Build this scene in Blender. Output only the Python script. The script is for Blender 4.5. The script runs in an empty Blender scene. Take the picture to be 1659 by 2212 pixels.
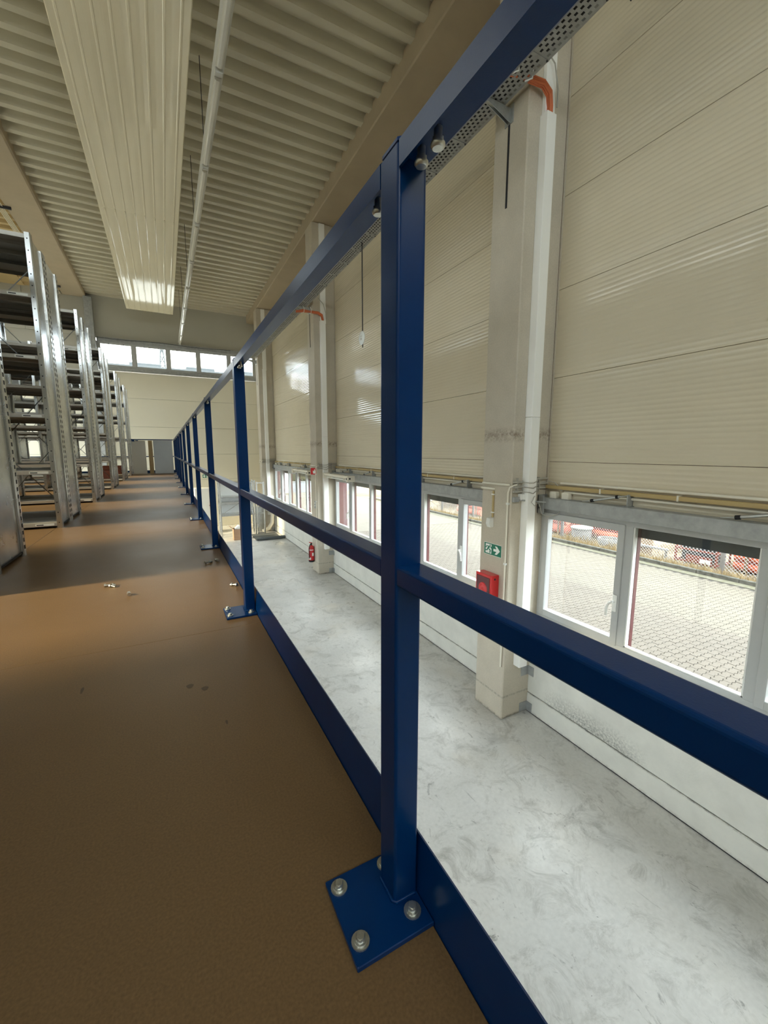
import bpy, math, random
from mathutils import Vector, Matrix

random.seed(7)
S = bpy.context.scene
COL = S.collection

# ------------------------------------------------------------------ camera
# world: +Y runs along the deck, +X towards the window wall, z = 0 is the deck surface
CAM = Vector((0.0, 0.0, 0.72))
YAW, PITCH, ROLL, FPX = 0.48241, -0.14526, 0.001, 896.3
fwd = Vector((math.sin(YAW) * math.cos(PITCH), math.cos(YAW) * math.cos(PITCH), math.sin(PITCH)))
rgt0 = Vector((math.cos(YAW), -math.sin(YAW), 0))
up0 = rgt0.cross(fwd)
rgt = rgt0 * math.cos(ROLL) + up0 * math.sin(ROLL)
upv = -rgt0 * math.sin(ROLL) + up0 * math.cos(ROLL)
cd = bpy.data.cameras.new('camera')
cam = bpy.data.objects.new('camera', cd)
COL.objects.link(cam)
cam.matrix_world = Matrix(((rgt.x, upv.x, -fwd.x, CAM.x), (rgt.y, upv.y, -fwd.y, CAM.y),
                           (rgt.z, upv.z, -fwd.z, CAM.z), (0, 0, 0, 1)))
cd.sensor_fit = 'VERTICAL'
cd.sensor_height = 24.0
cd.lens = FPX * 24.0 / 2212.0
cd.clip_start = 0.02
cd.clip_end = 600
S.camera = cam


def project(p):
    v = Vector(p) - CAM
    return (829.5 + FPX * v.dot(rgt) / v.dot(fwd), 1106 - FPX * v.dot(upv) / v.dot(fwd))


# ------------------------------------------------------------------ world, sun, exposure
W = bpy.data.worlds.new('World')
S.world = W
W.use_nodes = True
wn, wl = W.node_tree.nodes, W.node_tree.links
wn.clear()
wo = wn.new('ShaderNodeOutputWorld')
wb = wn.new('ShaderNodeBackground')
wb.inputs['Strength'].default_value = 4.6
tc = wn.new('ShaderNodeTexCoord')
mp = wn.new('ShaderNodeMapping')
mp.inputs['Scale'].default_value = (2.0, 2.0, 5.0)
nz = wn.new('ShaderNodeTexNoise')
nz.inputs['Scale'].default_value = 1.6
nz.inputs['Detail'].default_value = 4
cr = wn.new('ShaderNodeValToRGB')
cr.color_ramp.elements[0].position = 0.40
cr.color_ramp.elements[0].color = (0.74, 0.86, 1.0, 1)
cr.color_ramp.elements[1].position = 0.60
cr.color_ramp.elements[1].color = (1.0, 0.97, 0.92, 1)
wl.new(tc.outputs['Generated'], mp.inputs['Vector'])
wl.new(mp.outputs['Vector'], nz.inputs['Vector'])
wl.new(nz.outputs['Fac'], cr.inputs['Fac'])
wl.new(cr.outputs['Color'], wb.inputs['Color'])
wl.new(wb.outputs['Background'], wo.inputs['Surface'])

sd = bpy.data.lights.new('sun', 'SUN')
sd.energy = 4.0
sd.angle = math.radians(6)
sd.color = (1.0, 0.80, 0.52)
sun = bpy.data.objects.new('sun', sd)
COL.objects.link(sun)
sun.rotation_euler = Vector((1.0, 0.065, -0.45)).to_track_quat('-Z', 'Y').to_euler()


def portal(name, loc, size, toward):
    ld = bpy.data.lights.new(name, 'AREA')
    ld.shape = 'RECTANGLE'
    ld.size, ld.size_y = size
    ld.cycles.is_portal = True
    o = bpy.data.objects.new(name, ld)
    COL.objects.link(o)
    o.location = loc
    o.rotation_euler = Vector(toward).to_track_quat('-Z', 'Y').to_euler()


S.view_settings.view_transform = 'Standard'
S.view_settings.look = 'None'
S.view_settings.exposure = 1.40
S.view_settings.gamma = 1.0
S.view_settings.use_curve_mapping = False
S.cycles.max_bounces = 9
S.cycles.diffuse_bounces = 5
S.cycles.glossy_bounces = 4
S.cycles.transparent_max_bounces = 12
S.cycles.sample_clamp_indirect = 6.0
S.cycles.caustics_reflective = False
S.cycles.caustics_refractive = False
S.cycles.use_denoising = True

XW = 4.07          # inner face of the wall panels
XP = 3.93          # inner face of the concrete plinth
ZF = -2.60         # lower hall floor
ZG = -2.70         # yard outside
ZC = 6.50          # underside of roof sheet
YF = 19.70         # far wall
XL = -6.2          # left hall wall
YB = -4.0          # wall behind the camera
COLS = [(-3.47, -2.97), (3.53, 4.03), (10.50, 11.00), (17.45, 17.95)]

portal('portal_right', (4.35, 7.0, -0.63), (1.5, 21), (-1, 0, 0))
portal('portal_far', (0.9, 20.1, 4.4), (5.8, 1.1), (0, -1, 0))
portal('portal_left_low', (-6.6, 7.8, -1.0), (1.4, 23.6), (1, 0, 0))
portal('portal_roof', (-4.6, 7.5, 7.3), (1.3, 20.4), (0, 0, -1))
portal('portal_left', (-6.6, 10.1, 1.85), (2.7, 19.2), (1, 0, 0))
portal('portal_back', (-1.0, -4.4, 4.5), (9, 1.5), (0, 1, 0))


# ------------------------------------------------------------------ materials
def mat(name, color, rough=0.6, metal=0.0, spec=0.5, coat=0.0, coat_rough=0.1, bump=0.0, bump_scale=60.0,
        var=0.0, var_scale=3.0, var2=None, speck=0.0, speck_scale=300.0, rough_var=0.0, stretch=None, emit=None):
    m = bpy.data.materials.new(name)
    m.use_nodes = True
    n, l = m.node_tree.nodes, m.node_tree.links
    p = n['Principled BSDF']
    p.inputs['Roughness'].default_value = rough
    p.inputs['Metallic'].default_value = metal
    p.inputs['Specular IOR Level'].default_value = spec
    p.inputs['Coat Weight'].default_value = coat
    p.inputs['Coat Roughness'].default_value = coat_rough
    base = (*color, 1)
    p.inputs['Base Color'].default_value = base
    t = n.new('ShaderNodeTexCoord')
    geo = n.new('ShaderNodeNewGeometry')
    src = geo.outputs['Position']
    if stretch:
        mpp = n.new('ShaderNodeMapping')
        mpp.inputs['Scale'].default_value = stretch
        l.new(src, mpp.inputs['Vector'])
        src = mpp.outputs['Vector']
    cur = None
    if var > 0:
        a = n.new('ShaderNodeTexNoise')
        a.inputs['Scale'].default_value = var_scale
        a.inputs['Detail'].default_value = 6
        a.inputs['Roughness'].default_value = 0.6
        l.new(src, a.inputs['Vector'])
        r = n.new('ShaderNodeValToRGB')
        r.color_ramp.elements[0].position = 0.32
        r.color_ramp.elements[1].position = 0.68
        c2 = var2 if var2 else tuple(c * (1 - var) for c in color)
        r.color_ramp.elements[0].color = (*c2, 1)
        r.color_ramp.elements[1].color = base
        l.new(a.outputs['Fac'], r.inputs['Fac'])
        cur = r.outputs['Color']
        if rough_var > 0:
            mr = n.new('ShaderNodeMapRange')
            mr.inputs['From Min'].default_value = 0.3
            mr.inputs['From Max'].default_value = 0.7
            mr.inputs['To Min'].default_value = rough + rough_var
            mr.inputs['To Max'].default_value = max(0.04, rough - rough_var)
            l.new(a.outputs['Fac'], mr.inputs['Value'])
            l.new(mr.outputs['Result'], p.inputs['Roughness'])
    if speck > 0:
        b = n.new('ShaderNodeTexNoise')
        b.inputs['Scale'].default_value = speck_scale
        b.inputs['Detail'].default_value = 3
        l.new(src, b.inputs['Vector'])
        r2 = n.new('ShaderNodeMapRange')
        r2.inputs['From Min'].default_value = 0.3
        r2.inputs['From Max'].default_value = 0.7
        r2.inputs['To Min'].default_value = 1 - speck
        r2.inputs['To Max'].default_value = 1 + speck
        l.new(b.outputs['Fac'], r2.inputs['Value'])
        mx = n.new('ShaderNodeMix')
        mx.data_type = 'RGBA'
        mx.blend_type = 'MULTIPLY'
        mx.inputs['Factor'].default_value = 1
        if cur:
            l.new(cur, mx.inputs[6])
        else:
            mx.inputs[6].default_value = base
        l.new(r2.outputs['Result'], mx.inputs[7])
        cur = mx.outputs[2]
    if cur:
        l.new(cur, p.inputs['Base Color'])
    if bump > 0:
        c = n.new('ShaderNodeTexNoise')
        c.inputs['Scale'].default_value = bump_scale
        c.inputs['Detail'].default_value = 4
        l.new(src, c.inputs['Vector'])
        bp = n.new('ShaderNodeBump')
        bp.inputs['Strength'].default_value = bump
        bp.inputs['Distance'].default_value = 0.01
        l.new(c.outputs['Fac'], bp.inputs['Height'])
        l.new(bp.outputs['Normal'], p.inputs['Normal'])
    if emit:
        p.inputs['Emission Color'].default_value = (*emit[0], 1)
        p.inputs['Emission Strength'].default_value = emit[1]
    return m


def glass_mat():
    m = bpy.data.materials.new('window_glass')
    m.use_nodes = True
    n, l = m.node_tree.nodes, m.node_tree.links
    n.clear()
    o = n.new('ShaderNodeOutputMaterial')
    mix = n.new('ShaderNodeMixShader')
    tr = n.new('ShaderNodeBsdfTransparent')
    tr.inputs['Color'].default_value = (0.90, 0.93, 0.92, 1)
    gl = n.new('ShaderNodeBsdfGlossy')
    gl.inputs['Roughness'].default_value = 0.02
    ge = n.new('ShaderNodeNewGeometry')
    dt = n.new('ShaderNodeVectorMath')
    dt.operation = 'DOT_PRODUCT'
    l.new(ge.outputs['Normal'], dt.inputs[0])
    l.new(ge.outputs['Incoming'], dt.inputs[1])
    cur = dt.outputs['Value']
    for op, k in (('ABSOLUTE', None), ('SUBTRACT', 1.0), ('POWER', 5.0), ('MULTIPLY', 0.96), ('ADD', 0.04)):
        q = n.new('ShaderNodeMath')
        q.operation = op
        if op == 'SUBTRACT':
            q.inputs[0].default_value = 1.0
            l.new(cur, q.inputs[1])
        else:
            l.new(cur, q.inputs[0])
            if k is not None:
                q.inputs[1].default_value = k
        cur = q.outputs[0]
    l.new(cur, mix.inputs['Fac'])
    l.new(tr.outputs['BSDF'], mix.inputs[1])
    l.new(gl.outputs['BSDF'], mix.inputs[2])
    l.new(mix.outputs['Shader'], o.inputs['Surface'])
    return m


def zstain(m, z0, width, color, scale=9.0, amount=1.0, y0=None, y1=None, upward=0.0):
    """dirt of its own shape: a ragged horizontal smear at height z0 on an existing material"""
    n, l = m.node_tree.nodes, m.node_tree.links
    p = n['Principled BSDF']
    geo = n.new('ShaderNodeNewGeometry')
    sep = n.new('ShaderNodeSeparateXYZ')
    l.new(geo.outputs['Position'], sep.inputs['Vector'])
    no = n.new('ShaderNodeTexNoise')
    no.inputs['Scale'].default_value = scale
    no.inputs['Detail'].default_value = 6
    no.inputs['Roughness'].default_value = 0.75
    l.new(geo.outputs['Position'], no.inputs['Vector'])

    def math_(op, a, b=None, c=None):
        q = n.new('ShaderNodeMath')
        q.operation = op
        for i, v in enumerate((a, b, c)):
            if v is None:
                continue
            if isinstance(v, (int, float)):
                q.inputs[i].default_value = v
            else:
                l.new(v, q.inputs[i])
        return q.outputs[0]
    d = math_('SUBTRACT', sep.outputs['Z'], z0)
    up_ = math_('MULTIPLY', math_('GREATER_THAN', d, 0.0), upward)
    w = math_('ADD', width, up_)
    f = math_('SUBTRACT', 1.0, math_('DIVIDE', math_('ABSOLUTE', d), w))
    f = math_('MAXIMUM', f, 0.0)
    g = math_('MULTIPLY', math_('SUBTRACT', no.outputs['Fac'], 0.40), 5.0)
    g = math_('MINIMUM', math_('MAXIMUM', g, 0.0), 1.0)
    f = math_('MULTIPLY', math_('MULTIPLY', f, g), amount)
    if y0 is not None:
        c = (y0 + y1) / 2
        h = (y1 - y0) / 2
        e = math_('SUBTRACT', 1.0, math_('POWER', math_('DIVIDE', math_('ABSOLUTE', math_('SUBTRACT', sep.outputs['Y'], c)), h), 3.0))
        f = math_('MULTIPLY', f, math_('MAXIMUM', e, 0.0))
    f = math_('MINIMUM', f, 1.0)
    mx = n.new('ShaderNodeMix')
    mx.data_type = 'RGBA'
    l.new(f, mx.inputs['Factor'])
    inp = p.inputs['Base Color']
    if inp.is_linked:
        l.new(inp.links[0].from_socket, mx.inputs[6])
    else:
        mx.inputs[6].default_value = inp.default_value
    mx.inputs[7].default_value = (*color, 1)
    l.new(mx.outputs[2], inp)
    return m


M = {}
M['blue'] = mat('blue_paint', (0.001, 0.031, 0.132), 0.28, spec=0.22, bump=0.03, bump_scale=500, var=0.10, var_scale=14)
M['zinc'] = mat('zinc_bolt', (0.72, 0.72, 0.66), 0.28, metal=0.85, var=0.25, var_scale=90)
M['deck'] = mat('coated_chipboard', (0.19, 0.112, 0.049), 0.42, spec=0.45, bump=0.05, bump_scale=420, var=0.10, var_scale=1.4,
                speck=0.16, speck_scale=240, rough_var=0.04)


def floor_mat():
    m = mat('worn_concrete_floor', (0.68, 0.665, 0.63), 0.36, spec=0.5, bump=0.06, bump_scale=22, var=0.3, var_scale=1.1,
            var2=(0.55, 0.54, 0.51), speck=0.05, speck_scale=30, rough_var=0.14)
    n, l = m.node_tree.nodes, m.node_tree.links
    p = n['Principled BSDF']
    geo = n.new('ShaderNodeNewGeometry')

    def layer(scale, detail, rough, dist, lo, hi, color, amount, stretch=(1, 1, 1)):
        mp_ = n.new('ShaderNodeMapping')
        mp_.inputs['Scale'].default_value = stretch
        mp_.inputs['Rotation'].default_value = (0, 0, 0.5)
        l.new(geo.outputs['Position'], mp_.inputs['Vector'])
        a = n.new('ShaderNodeTexNoise')
        a.inputs['Scale'].default_value = scale
        a.inputs['Detail'].default_value = detail
        a.inputs['Roughness'].default_value = rough
        a.inputs['Distortion'].default_value = dist
        l.new(mp_.outputs['Vector'], a.inputs['Vector'])
        r = n.new('ShaderNodeMapRange')
        r.inputs['From Min'].default_value = lo
        r.inputs['From Max'].default_value = hi
        r.inputs['To Min'].default_value = 0
        r.inputs['To Max'].default_value = amount
        l.new(a.outputs['Fac'], r.inputs['Value'])
        mx = n.new('ShaderNodeMix')
        mx.data_type = 'RGBA'
        l.new(r.outputs['Result'], mx.inputs['Factor'])
        l.new(p.inputs['Base Color'].links[0].from_socket, mx.inputs[6])
        mx.inputs[7].default_value = (*color, 1)
        l.new(mx.outputs[2], p.inputs['Base Color'])
    layer(3.2, 10, 0.78, 0.9, 0.50, 0.66, (0.36, 0.35, 0.32), 0.85)      # blotchy wear
    layer(5.5, 8, 0.72, 2.2, 0.60, 0.70, (0.20, 0.19, 0.175), 0.85, (1, 0.45, 1))      # drag marks
    layer(38, 2, 0.5, 0.0, 0.745, 0.79, (0.10, 0.095, 0.085), 0.9)       # dark crumbs
    layer(1.3, 3, 0.5, 0.0, 0.58, 0.75, (0.62, 0.55, 0.44), 0.35)        # warm dust
    return m


M['floor'] = floor_mat()
M['plinth'] = mat('painted_concrete', (0.71, 0.695, 0.63), 0.7, bump=0.10, bump_scale=60, var=0.12, var_scale=4)
zstain(M['plinth'], -2.34, 0.010, (0.16, 0.15, 0.135), 9, 0.8, upward=0.0)
zstain(M['plinth'], -2.33, 0.006, (0.09, 0.09, 0.08), 42, 0.85, 2.0, 3.3, upward=0.24)
zstain(M['plinth'], -2.58, 0.03, (0.30, 0.28, 0.25), 14, 0.6)
M['column'] = mat('cast_concrete', (0.57, 0.51, 0.41), 0.75, bump=0.14, bump_scale=70, var=0.13, var_scale=2.5, speck=0.05, speck_scale=60)
zstain(M['column'], 0.91, 0.10, (0.16, 0.10, 0.065), 22, 0.8)
zstain(M['column'], -2.30, 0.02, (0.12, 0.11, 0.09), 30, 0.7)
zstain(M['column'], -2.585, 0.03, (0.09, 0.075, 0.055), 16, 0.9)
M['panel'] = mat('cream_steel_panel', (0.68, 0.605, 0.455), 0.11, spec=0.5, var=0.04, var_scale=1.2)
M['panel_far'] = mat('pale_cream_panel', (0.74, 0.69, 0.55), 0.42, spec=0.4, var=0.03, var_scale=1.0)
M['panel_grey'] = mat('pale_grey_panel', (0.46, 0.44, 0.37), 0.5, spec=0.4, var=0.04, var_scale=1.0)
M['roof'] = mat('roof_sheet', (0.6, 0.56, 0.435), 0.55, spec=0.35, var=0.06, var_scale=1.1)
M['roof_left'] = mat('warm_roof_sheet', (0.56, 0.42, 0.21), 0.5, spec=0.35, var=0.06, var_scale=1.1)
M['beam'] = mat('brown_concrete_beam', (0.46, 0.38, 0.27), 0.8, bump=0.1, bump_scale=50, var=0.10, var_scale=1.8)
M['radiant'] = mat('cream_radiant_panel', (0.84, 0.77, 0.59), 0.07, spec=0.5, var=0.03, var_scale=1.0)
M['galv'] = mat('galvanised_steel', (0.58, 0.60, 0.59), 0.36, metal=0.75, var=0.22, var_scale=16, rough_var=0.08)
M['galv_rack'] = mat('galvanised_rack_steel', (0.60, 0.61, 0.60), 0.24, metal=0.92, var=0.12, var_scale=9, rough_var=0.05)
M['galv_matt'] = mat('matt_galvanised', (0.42, 0.43, 0.42), 0.55, metal=0.35, var=0.25, var_scale=12)
M['shelf'] = mat('shelf_steel', (0.36, 0.35, 0.31), 0.45, metal=0.15, var=0.10, var_scale=5)
M['fascia'] = mat('shelf_fascia', (0.5, 0.48, 0.43), 0.4, metal=0.2)
M['black'] = mat('black_hole', (0.012, 0.012, 0.014), 0.8)
M['dark'] = mat('dark_rubber', (0.035, 0.035, 0.038), 0.75)
M['mat'] = mat('grey_foam_mat', (0.10, 0.11, 0.11), 0.8, bump=0.15, bump_scale=120)
M['white'] = mat('white_plastic', (0.78, 0.78, 0.74), 0.4)
M['pvc'] = mat('window_frame_pvc', (0.44, 0.445, 0.435), 0.35, var=0.04, var_scale=8)
M['duct'] = mat('white_cable_duct', (0.92, 0.91, 0.87), 0.4)
M['cream'] = mat('cream_plastic', (0.78, 0.735, 0.62), 0.5)
M['ocher'] = mat('ocher_duct', (0.46, 0.34, 0.15), 0.5)
M['maroon'] = mat('maroon_cladding', (0.11, 0.025, 0.025), 0.5)
M['red'] = mat('red_enamel', (0.62, 0.015, 0.02), 0.3, coat=0.4)
M['darkred'] = mat('dark_red_window', (0.10, 0.012, 0.018), 0.15, coat=0.5)
M['green'] = mat('sign_green', (0.0, 0.17, 0.095), 0.45)
M['signwhite'] = mat('sign_white', (0.85, 0.87, 0.83), 0.45)
M['orange'] = mat('orange_cable', (0.62, 0.16, 0.06), 0.5)
M['cord'] = mat('grey_cord', (0.40, 0.38, 0.33), 0.5)
M['card'] = mat('cardboard', (0.42, 0.26, 0.16), 0.8, var=0.12, var_scale=12)
M['chip'] = mat('raw_chipboard', (0.50, 0.39, 0.22), 0.8, speck=0.2, speck_scale=90)
M['greypanel'] = mat('grey_lacquered_panel', (0.30, 0.31, 0.31), 0.32, metal=0.3, var=0.10, var_scale=2)
M['glass'] = glass_mat()
M['paver'] = mat('sandy_paver', (0.108, 0.088, 0.064), 0.85, var=0.14, var_scale=1.3, bump=0.2, bump_scale=60)
M['paver2'] = mat('pale_paver', (0.118, 0.1, 0.072), 0.85, var=0.10, var_scale=1.0, bump=0.2, bump_scale=60)
M['joint'] = mat('paver_joint_sand', (0.035, 0.028, 0.02), 0.95, var=0.3, var_scale=20)
M['concrete_out'] = mat('weathered_concrete', (0.2, 0.19, 0.175), 0.9, var=0.3, var_scale=5)
M['kerb'] = mat('mossy_kerb', (0.12, 0.115, 0.095), 0.95, var=0.6, var_scale=7, var2=(0.03, 0.03, 0.018))
M['moss'] = mat('moss_strip', (0.075, 0.07, 0.03), 0.95, var=0.5, var_scale=10, var2=(0.13, 0.12, 0.09))
M['earth'] = mat('dry_earth', (0.13, 0.095, 0.06), 0.95, var=0.4, var_scale=2.5, var2=(0.18, 0.14, 0.08))
M['straw'] = mat('dry_grass', (0.36, 0.27, 0.13), 0.9, var=0.35, var_scale=6)
M['field'] = mat('pale_yard', (0.18, 0.155, 0.115), 0.95, var=0.12, var_scale=0.6)
M['left_yard'] = mat('bright_concrete_yard', (0.25, 0.23, 0.19), 0.9, var=0.1, var_scale=0.7)
M['trunk'] = mat('grey_white_trunking', (0.50, 0.49, 0.44), 0.35)
M['tube'] = mat('glossy_tube_cover', (0.62, 0.60, 0.53), 0.12)
M['far_hall'] = mat('far_hall_cladding', (0.085, 0.095, 0.10), 0.8, var=0.2, var_scale=1)
M['mast'] = mat('mast_steel', (0.07, 0.08, 0.085), 0.7)
M['hall_wall'] = mat('white_hall_wall', (0.72, 0.71, 0.68), 0.9)
M['road'] = mat('asphalt_road', (0.13, 0.13, 0.135), 0.85, var=0.1, var_scale=1)
M['hedge'] = mat('olive_hedge', (0.06, 0.06, 0.03), 0.95, var=0.5, var_scale=3)
M['claypipe'] = mat('orange_pipe', (0.64, 0.13, 0.05), 0.5, var=0.2, var_scale=3)
M['rustred'] = mat('red_frame_paint', (0.24, 0.045, 0.022), 0.6, var=0.25, var_scale=6)
M['wood'] = mat('weathered_wood', (0.2, 0.13, 0.07), 0.9, var=0.3, var_scale=9)
M['wire'] = mat('fence_wire', (0.45, 0.45, 0.43), 0.5, metal=0.4)
M['render'] = mat('house_render', (0.28, 0.28, 0.27), 0.9)
M['darkstrip'] = mat('shutter_box', (0.045, 0.045, 0.05), 0.5)
M['tape'] = mat('red_brown_box', (0.22, 0.07, 0.04), 0.7)


# ------------------------------------------------------------------ geometry helpers
class MB:
    def __init__(s):
        s.v, s.f, s.sm = [], [], []

    def add(s, vs, fs, smooth=False):
        b = len(s.v)
        s.v += [tuple(p) for p in vs]
        s.f += [tuple(i + b for i in f) for f in fs]
        s.sm += [smooth] * len(fs)
        return s

    def box(s, x0, x1, y0, y1, z0, z1):
        vs = [(x0, y0, z0), (x1, y0, z0), (x1, y1, z0), (x0, y1, z0), (x0, y0, z1), (x1, y0, z1), (x1, y1, z1), (x0, y1, z1)]
        return s.add(vs, [(0, 3, 2, 1), (4, 5, 6, 7), (0, 1, 5, 4), (1, 2, 6, 5), (2, 3, 7, 6), (3, 0, 4, 7)])

    def bbox(s, x0, x1, y0, y1, z0, z1, r=0.004):
        """box with chamfered edges"""
        r = min(r, (x1 - x0) * .45, (y1 - y0) * .45, (z1 - z0) * .45)
        prof = [(x0 + r, y0), (x1 - r, y0), (x1, y0 + r), (x1, y1 - r), (x1 - r, y1), (x0 + r, y1), (x0, y1 - r), (x0, y0 + r)]
        cx, cy = (x0 + x1) / 2, (y0 + y1) / 2

        def inset(p):
            return (p[0] + (r if p[0] < cx else -r), p[1] + (r if p[1] < cy else -r))
        rings = [([inset(p) for p in prof], z0), (prof, z0 + r), (prof, z1 - r), ([inset(p) for p in prof], z1)]
        vs = [(p[0], p[1], z) for ring, z in rings for p in ring]
        fs = [tuple(range(7, -1, -1)), tuple(range(24, 32))]
        for k in range(3):
            for i in range(8):
                j = (i + 1) % 8
                fs.append((k * 8 + i, k * 8 + j, k * 8 + 8 + j, k * 8 + 8 + i))
        return s.add(vs, fs)

    def prism(s, prof, axis, a, b, closed=True, smooth=False, caps=True):
        """extrude a 2-D profile along an axis; profile axes are the two others in x,y,z order"""
        n = len(prof)

        def P(p, t):
            return {0: (t, p[0], p[1]), 1: (p[0], t, p[1]), 2: (p[0], p[1], t)}[axis]
        vs = [P(p, a) for p in prof] + [P(p, b) for p in prof]
        fs = []
        for i in range(n if closed else n - 1):
            j = (i + 1) % n
            fs.append((i, j, n + j, n + i))
        s.add(vs, fs, smooth)
        if closed and caps:
            s.add([P(p, a) for p in prof], [tuple(range(n - 1, -1, -1))])
            s.add([P(p, b) for p in prof], [tuple(range(n))])
        return s

    def tube(s, path, r, n=8, cap=True, r2=None):
        path = [Vector(p) for p in path]
        rings = []
        ref = None
        for i, p in enumerate(path):
            d = (path[min(i + 1, len(path) - 1)] - path[max(i - 1, 0)]).normalized()
            if ref is None:
                ref = Vector((0, 0, 1)) if abs(d.z) < 0.9 else Vector((1, 0, 0))
            u = d.cross(ref)
            if u.length < 1e-4:
                u = d.cross(Vector((0, 1, 0)))
            u.normalize()
            w = u.cross(d).normalized()
            ref = w
            rr = r if r2 is None else r + (r2 - r) * i / max(1, len(path) - 1)
            rings.append([p + (u * math.cos(2 * math.pi * k / n) + w * math.sin(2 * math.pi * k / n)) * rr for k in range(n)])
        vs = [q for ring in rings for q in ring]
        fs = []
        for i in range(len(path) - 1):
            for k in range(n):
                j = (k + 1) % n
                fs.append((i * n + k, i * n + j, (i + 1) * n + j, (i + 1) * n + k))
        s.add(vs, fs, n > 5)
        if cap:
            s.add(rings[0], [tuple(range(n - 1, -1, -1))])
            s.add(rings[-1], [tuple(range(n))])
        return s

    def cyl(s, p, q, r, n=12, r2=None):
        return s.tube([p, q], r, n, True, r2)

    def lathe(s, c, prof, axis=2, n=16):
        """prof = [(radius, height)] about an axis through c"""
        vs, fs = [], []
        for r, h in prof:
            for k in range(n):
                a = 2 * math.pi * k / n
                u, w = r * math.cos(a), r * math.sin(a)
                vs.append({2: (c[0] + u, c[1] + w, c[2] + h), 0: (c[0] + h, c[1] + u, c[2] + w), 1: (c[0] + w, c[1] + h, c[2] + u)}[axis])
        for i in range(len(prof) - 1):
            for k in range(n):
                j = (k + 1) % n
                fs.append((i * n + k, i * n + j, (i + 1) * n + j, (i + 1) * n + k))
        s.add(vs, fs, True)
        s.add(vs[:n], [tuple(range(n - 1, -1, -1))])
        s.add(vs[-n:], [tuple(range(n))])
        return s

    def poly(s, pts, off):
        """flat outline given as 3-D points, thickened by vector off"""
        n = len(pts)
        q = [tuple(a + b for a, b in zip(p, off)) for p in pts]
        return s.add(list(pts) + q, [tuple(range(n)), tuple(range(2 * n - 1, n - 1, -1))] + [(i, (i + 1) % n, n + (i + 1) % n, n + i) for i in range(n)])


def rrect(x0, x1, y0, y1, r, k=3):
    out = []
    for cx, cy, a0 in ((x1 - r, y1 - r, 0), (x0 + r, y1 - r, 90), (x0 + r, y0 + r, 180), (x1 - r, y0 + r, 270)):
        for i in range(k + 1):
            a = math.radians(a0 + 90 * i / k)
            out.append((cx + r * math.cos(a), cy + r * math.sin(a)))
    return out


WORLD = {}


def wpos(o):
    p = Vector((0, 0, 0))
    while o:
        p = p + WORLD.get(o.name, Vector((0, 0, 0)))
        o = o.parent
    return p


def obj(name, mb, m, parent=None, **props):
    me = bpy.data.meshes.new(name)
    if parent is None:
        xs = [p[0] for p in mb.v]
        ys = [p[1] for p in mb.v]
        zs = [p[2] for p in mb.v]
        base = Vector(((min(xs) + max(xs)) / 2, (min(ys) + max(ys)) / 2, min(zs)))
        shift = base
    else:
        base = Vector((0, 0, 0))
        shift = wpos(parent)
    me.from_pydata([(p[0] - shift.x, p[1] - shift.y, p[2] - shift.z) for p in mb.v], [], mb.f)
    me.polygons.foreach_set('use_smooth', mb.sm)
    me.materials.append(m)
    me.update()
    o = bpy.data.objects.new(name, me)
    COL.objects.link(o)
    if parent is None:
        o.location = base
    else:
        o.parent = parent
    WORLD[o.name] = base
    for k, v in props.items():
        o[k] = v
    return o


def thing(name, label, cat, loc, group=None):
    o = bpy.data.objects.new(name, None)
    COL.objects.link(o)
    o.empty_display_size = 0.1
    o.location = loc
    WORLD[o.name] = Vector(loc)
    o['label'] = label
    o['category'] = cat
    if group:
        o['group'] = group
    return o


def one(name, mb, m, label, cat, group=None):
    o = obj(name, mb, m, None, label=label, category=cat)
    if group:
        o['group'] = group
    return o


def struct(name, mb, m, parent=None):
    return obj(name, mb, m, parent, **({'kind': 'structure'} if parent is None else {}))


def copy_tree(o, kids, loc=None, label=None):
    def rec(src, par):
        c = src.copy()
        COL.objects.link(c)
        c.parent = par
        WORLD[c.name] = WORLD.get(src.name, Vector((0, 0, 0))).copy()
        for ch in kids.get(src.name, []):
            rec(ch, c)
        return c
    c = rec(o, None)
    if loc is not None:
        c.location = loc
        WORLD[c.name] = Vector(loc)
    if label:
        c['label'] = label
    return c


def kids_map(root):
    km = {}
    for q in bpy.data.objects:
        if q.parent:
            km.setdefault(q.parent.name, []).append(q)
    return km


def share(src, name, parent, off):
    c = src.copy()
    c.name = name
    COL.objects.link(c)
    c.parent = parent
    c.location = off
    WORLD[c.name] = Vector(off)
    return c


# ------------------------------------------------------------------ setting: floors
b = MB().box(XL - 0.2, XW + 0.1, YB - 0.2, YF + 0.2, ZF - 0.25, ZF)
struct('floor', b, M['floor'])

# ceiling: trapezoidal roof sheet, ribs run along X
per = 0.345
prof = []
y = YB - 0.2
while y < YF + 0.3:
    prof += [(y, ZC), (y + 0.115, ZC), (y + 0.165, ZC + 0.13), (y + 0.295, ZC + 0.13)]
    y += per
b = MB().prism(prof, 0, -2.3, XW + 0.15, closed=False)
struct('ceiling', b, M['roof'])
# ceiling of the bay beyond the left beam
b = MB().prism(prof, 0, XL - 0.1, -5.2, closed=False)
b.prism(prof, 0, -4.0, -2.8, closed=False)
struct('ceiling', b, M['roof_left'])
struct('trim_7', MB().box(-5.24, -3.96, YB - 0.2, -2.6, ZC - 0.02, ZC + 0.2).box(-5.24, -3.96, 17.6, YF + 0.2, ZC - 0.02, ZC + 0.2), M['roof_left'])
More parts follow.
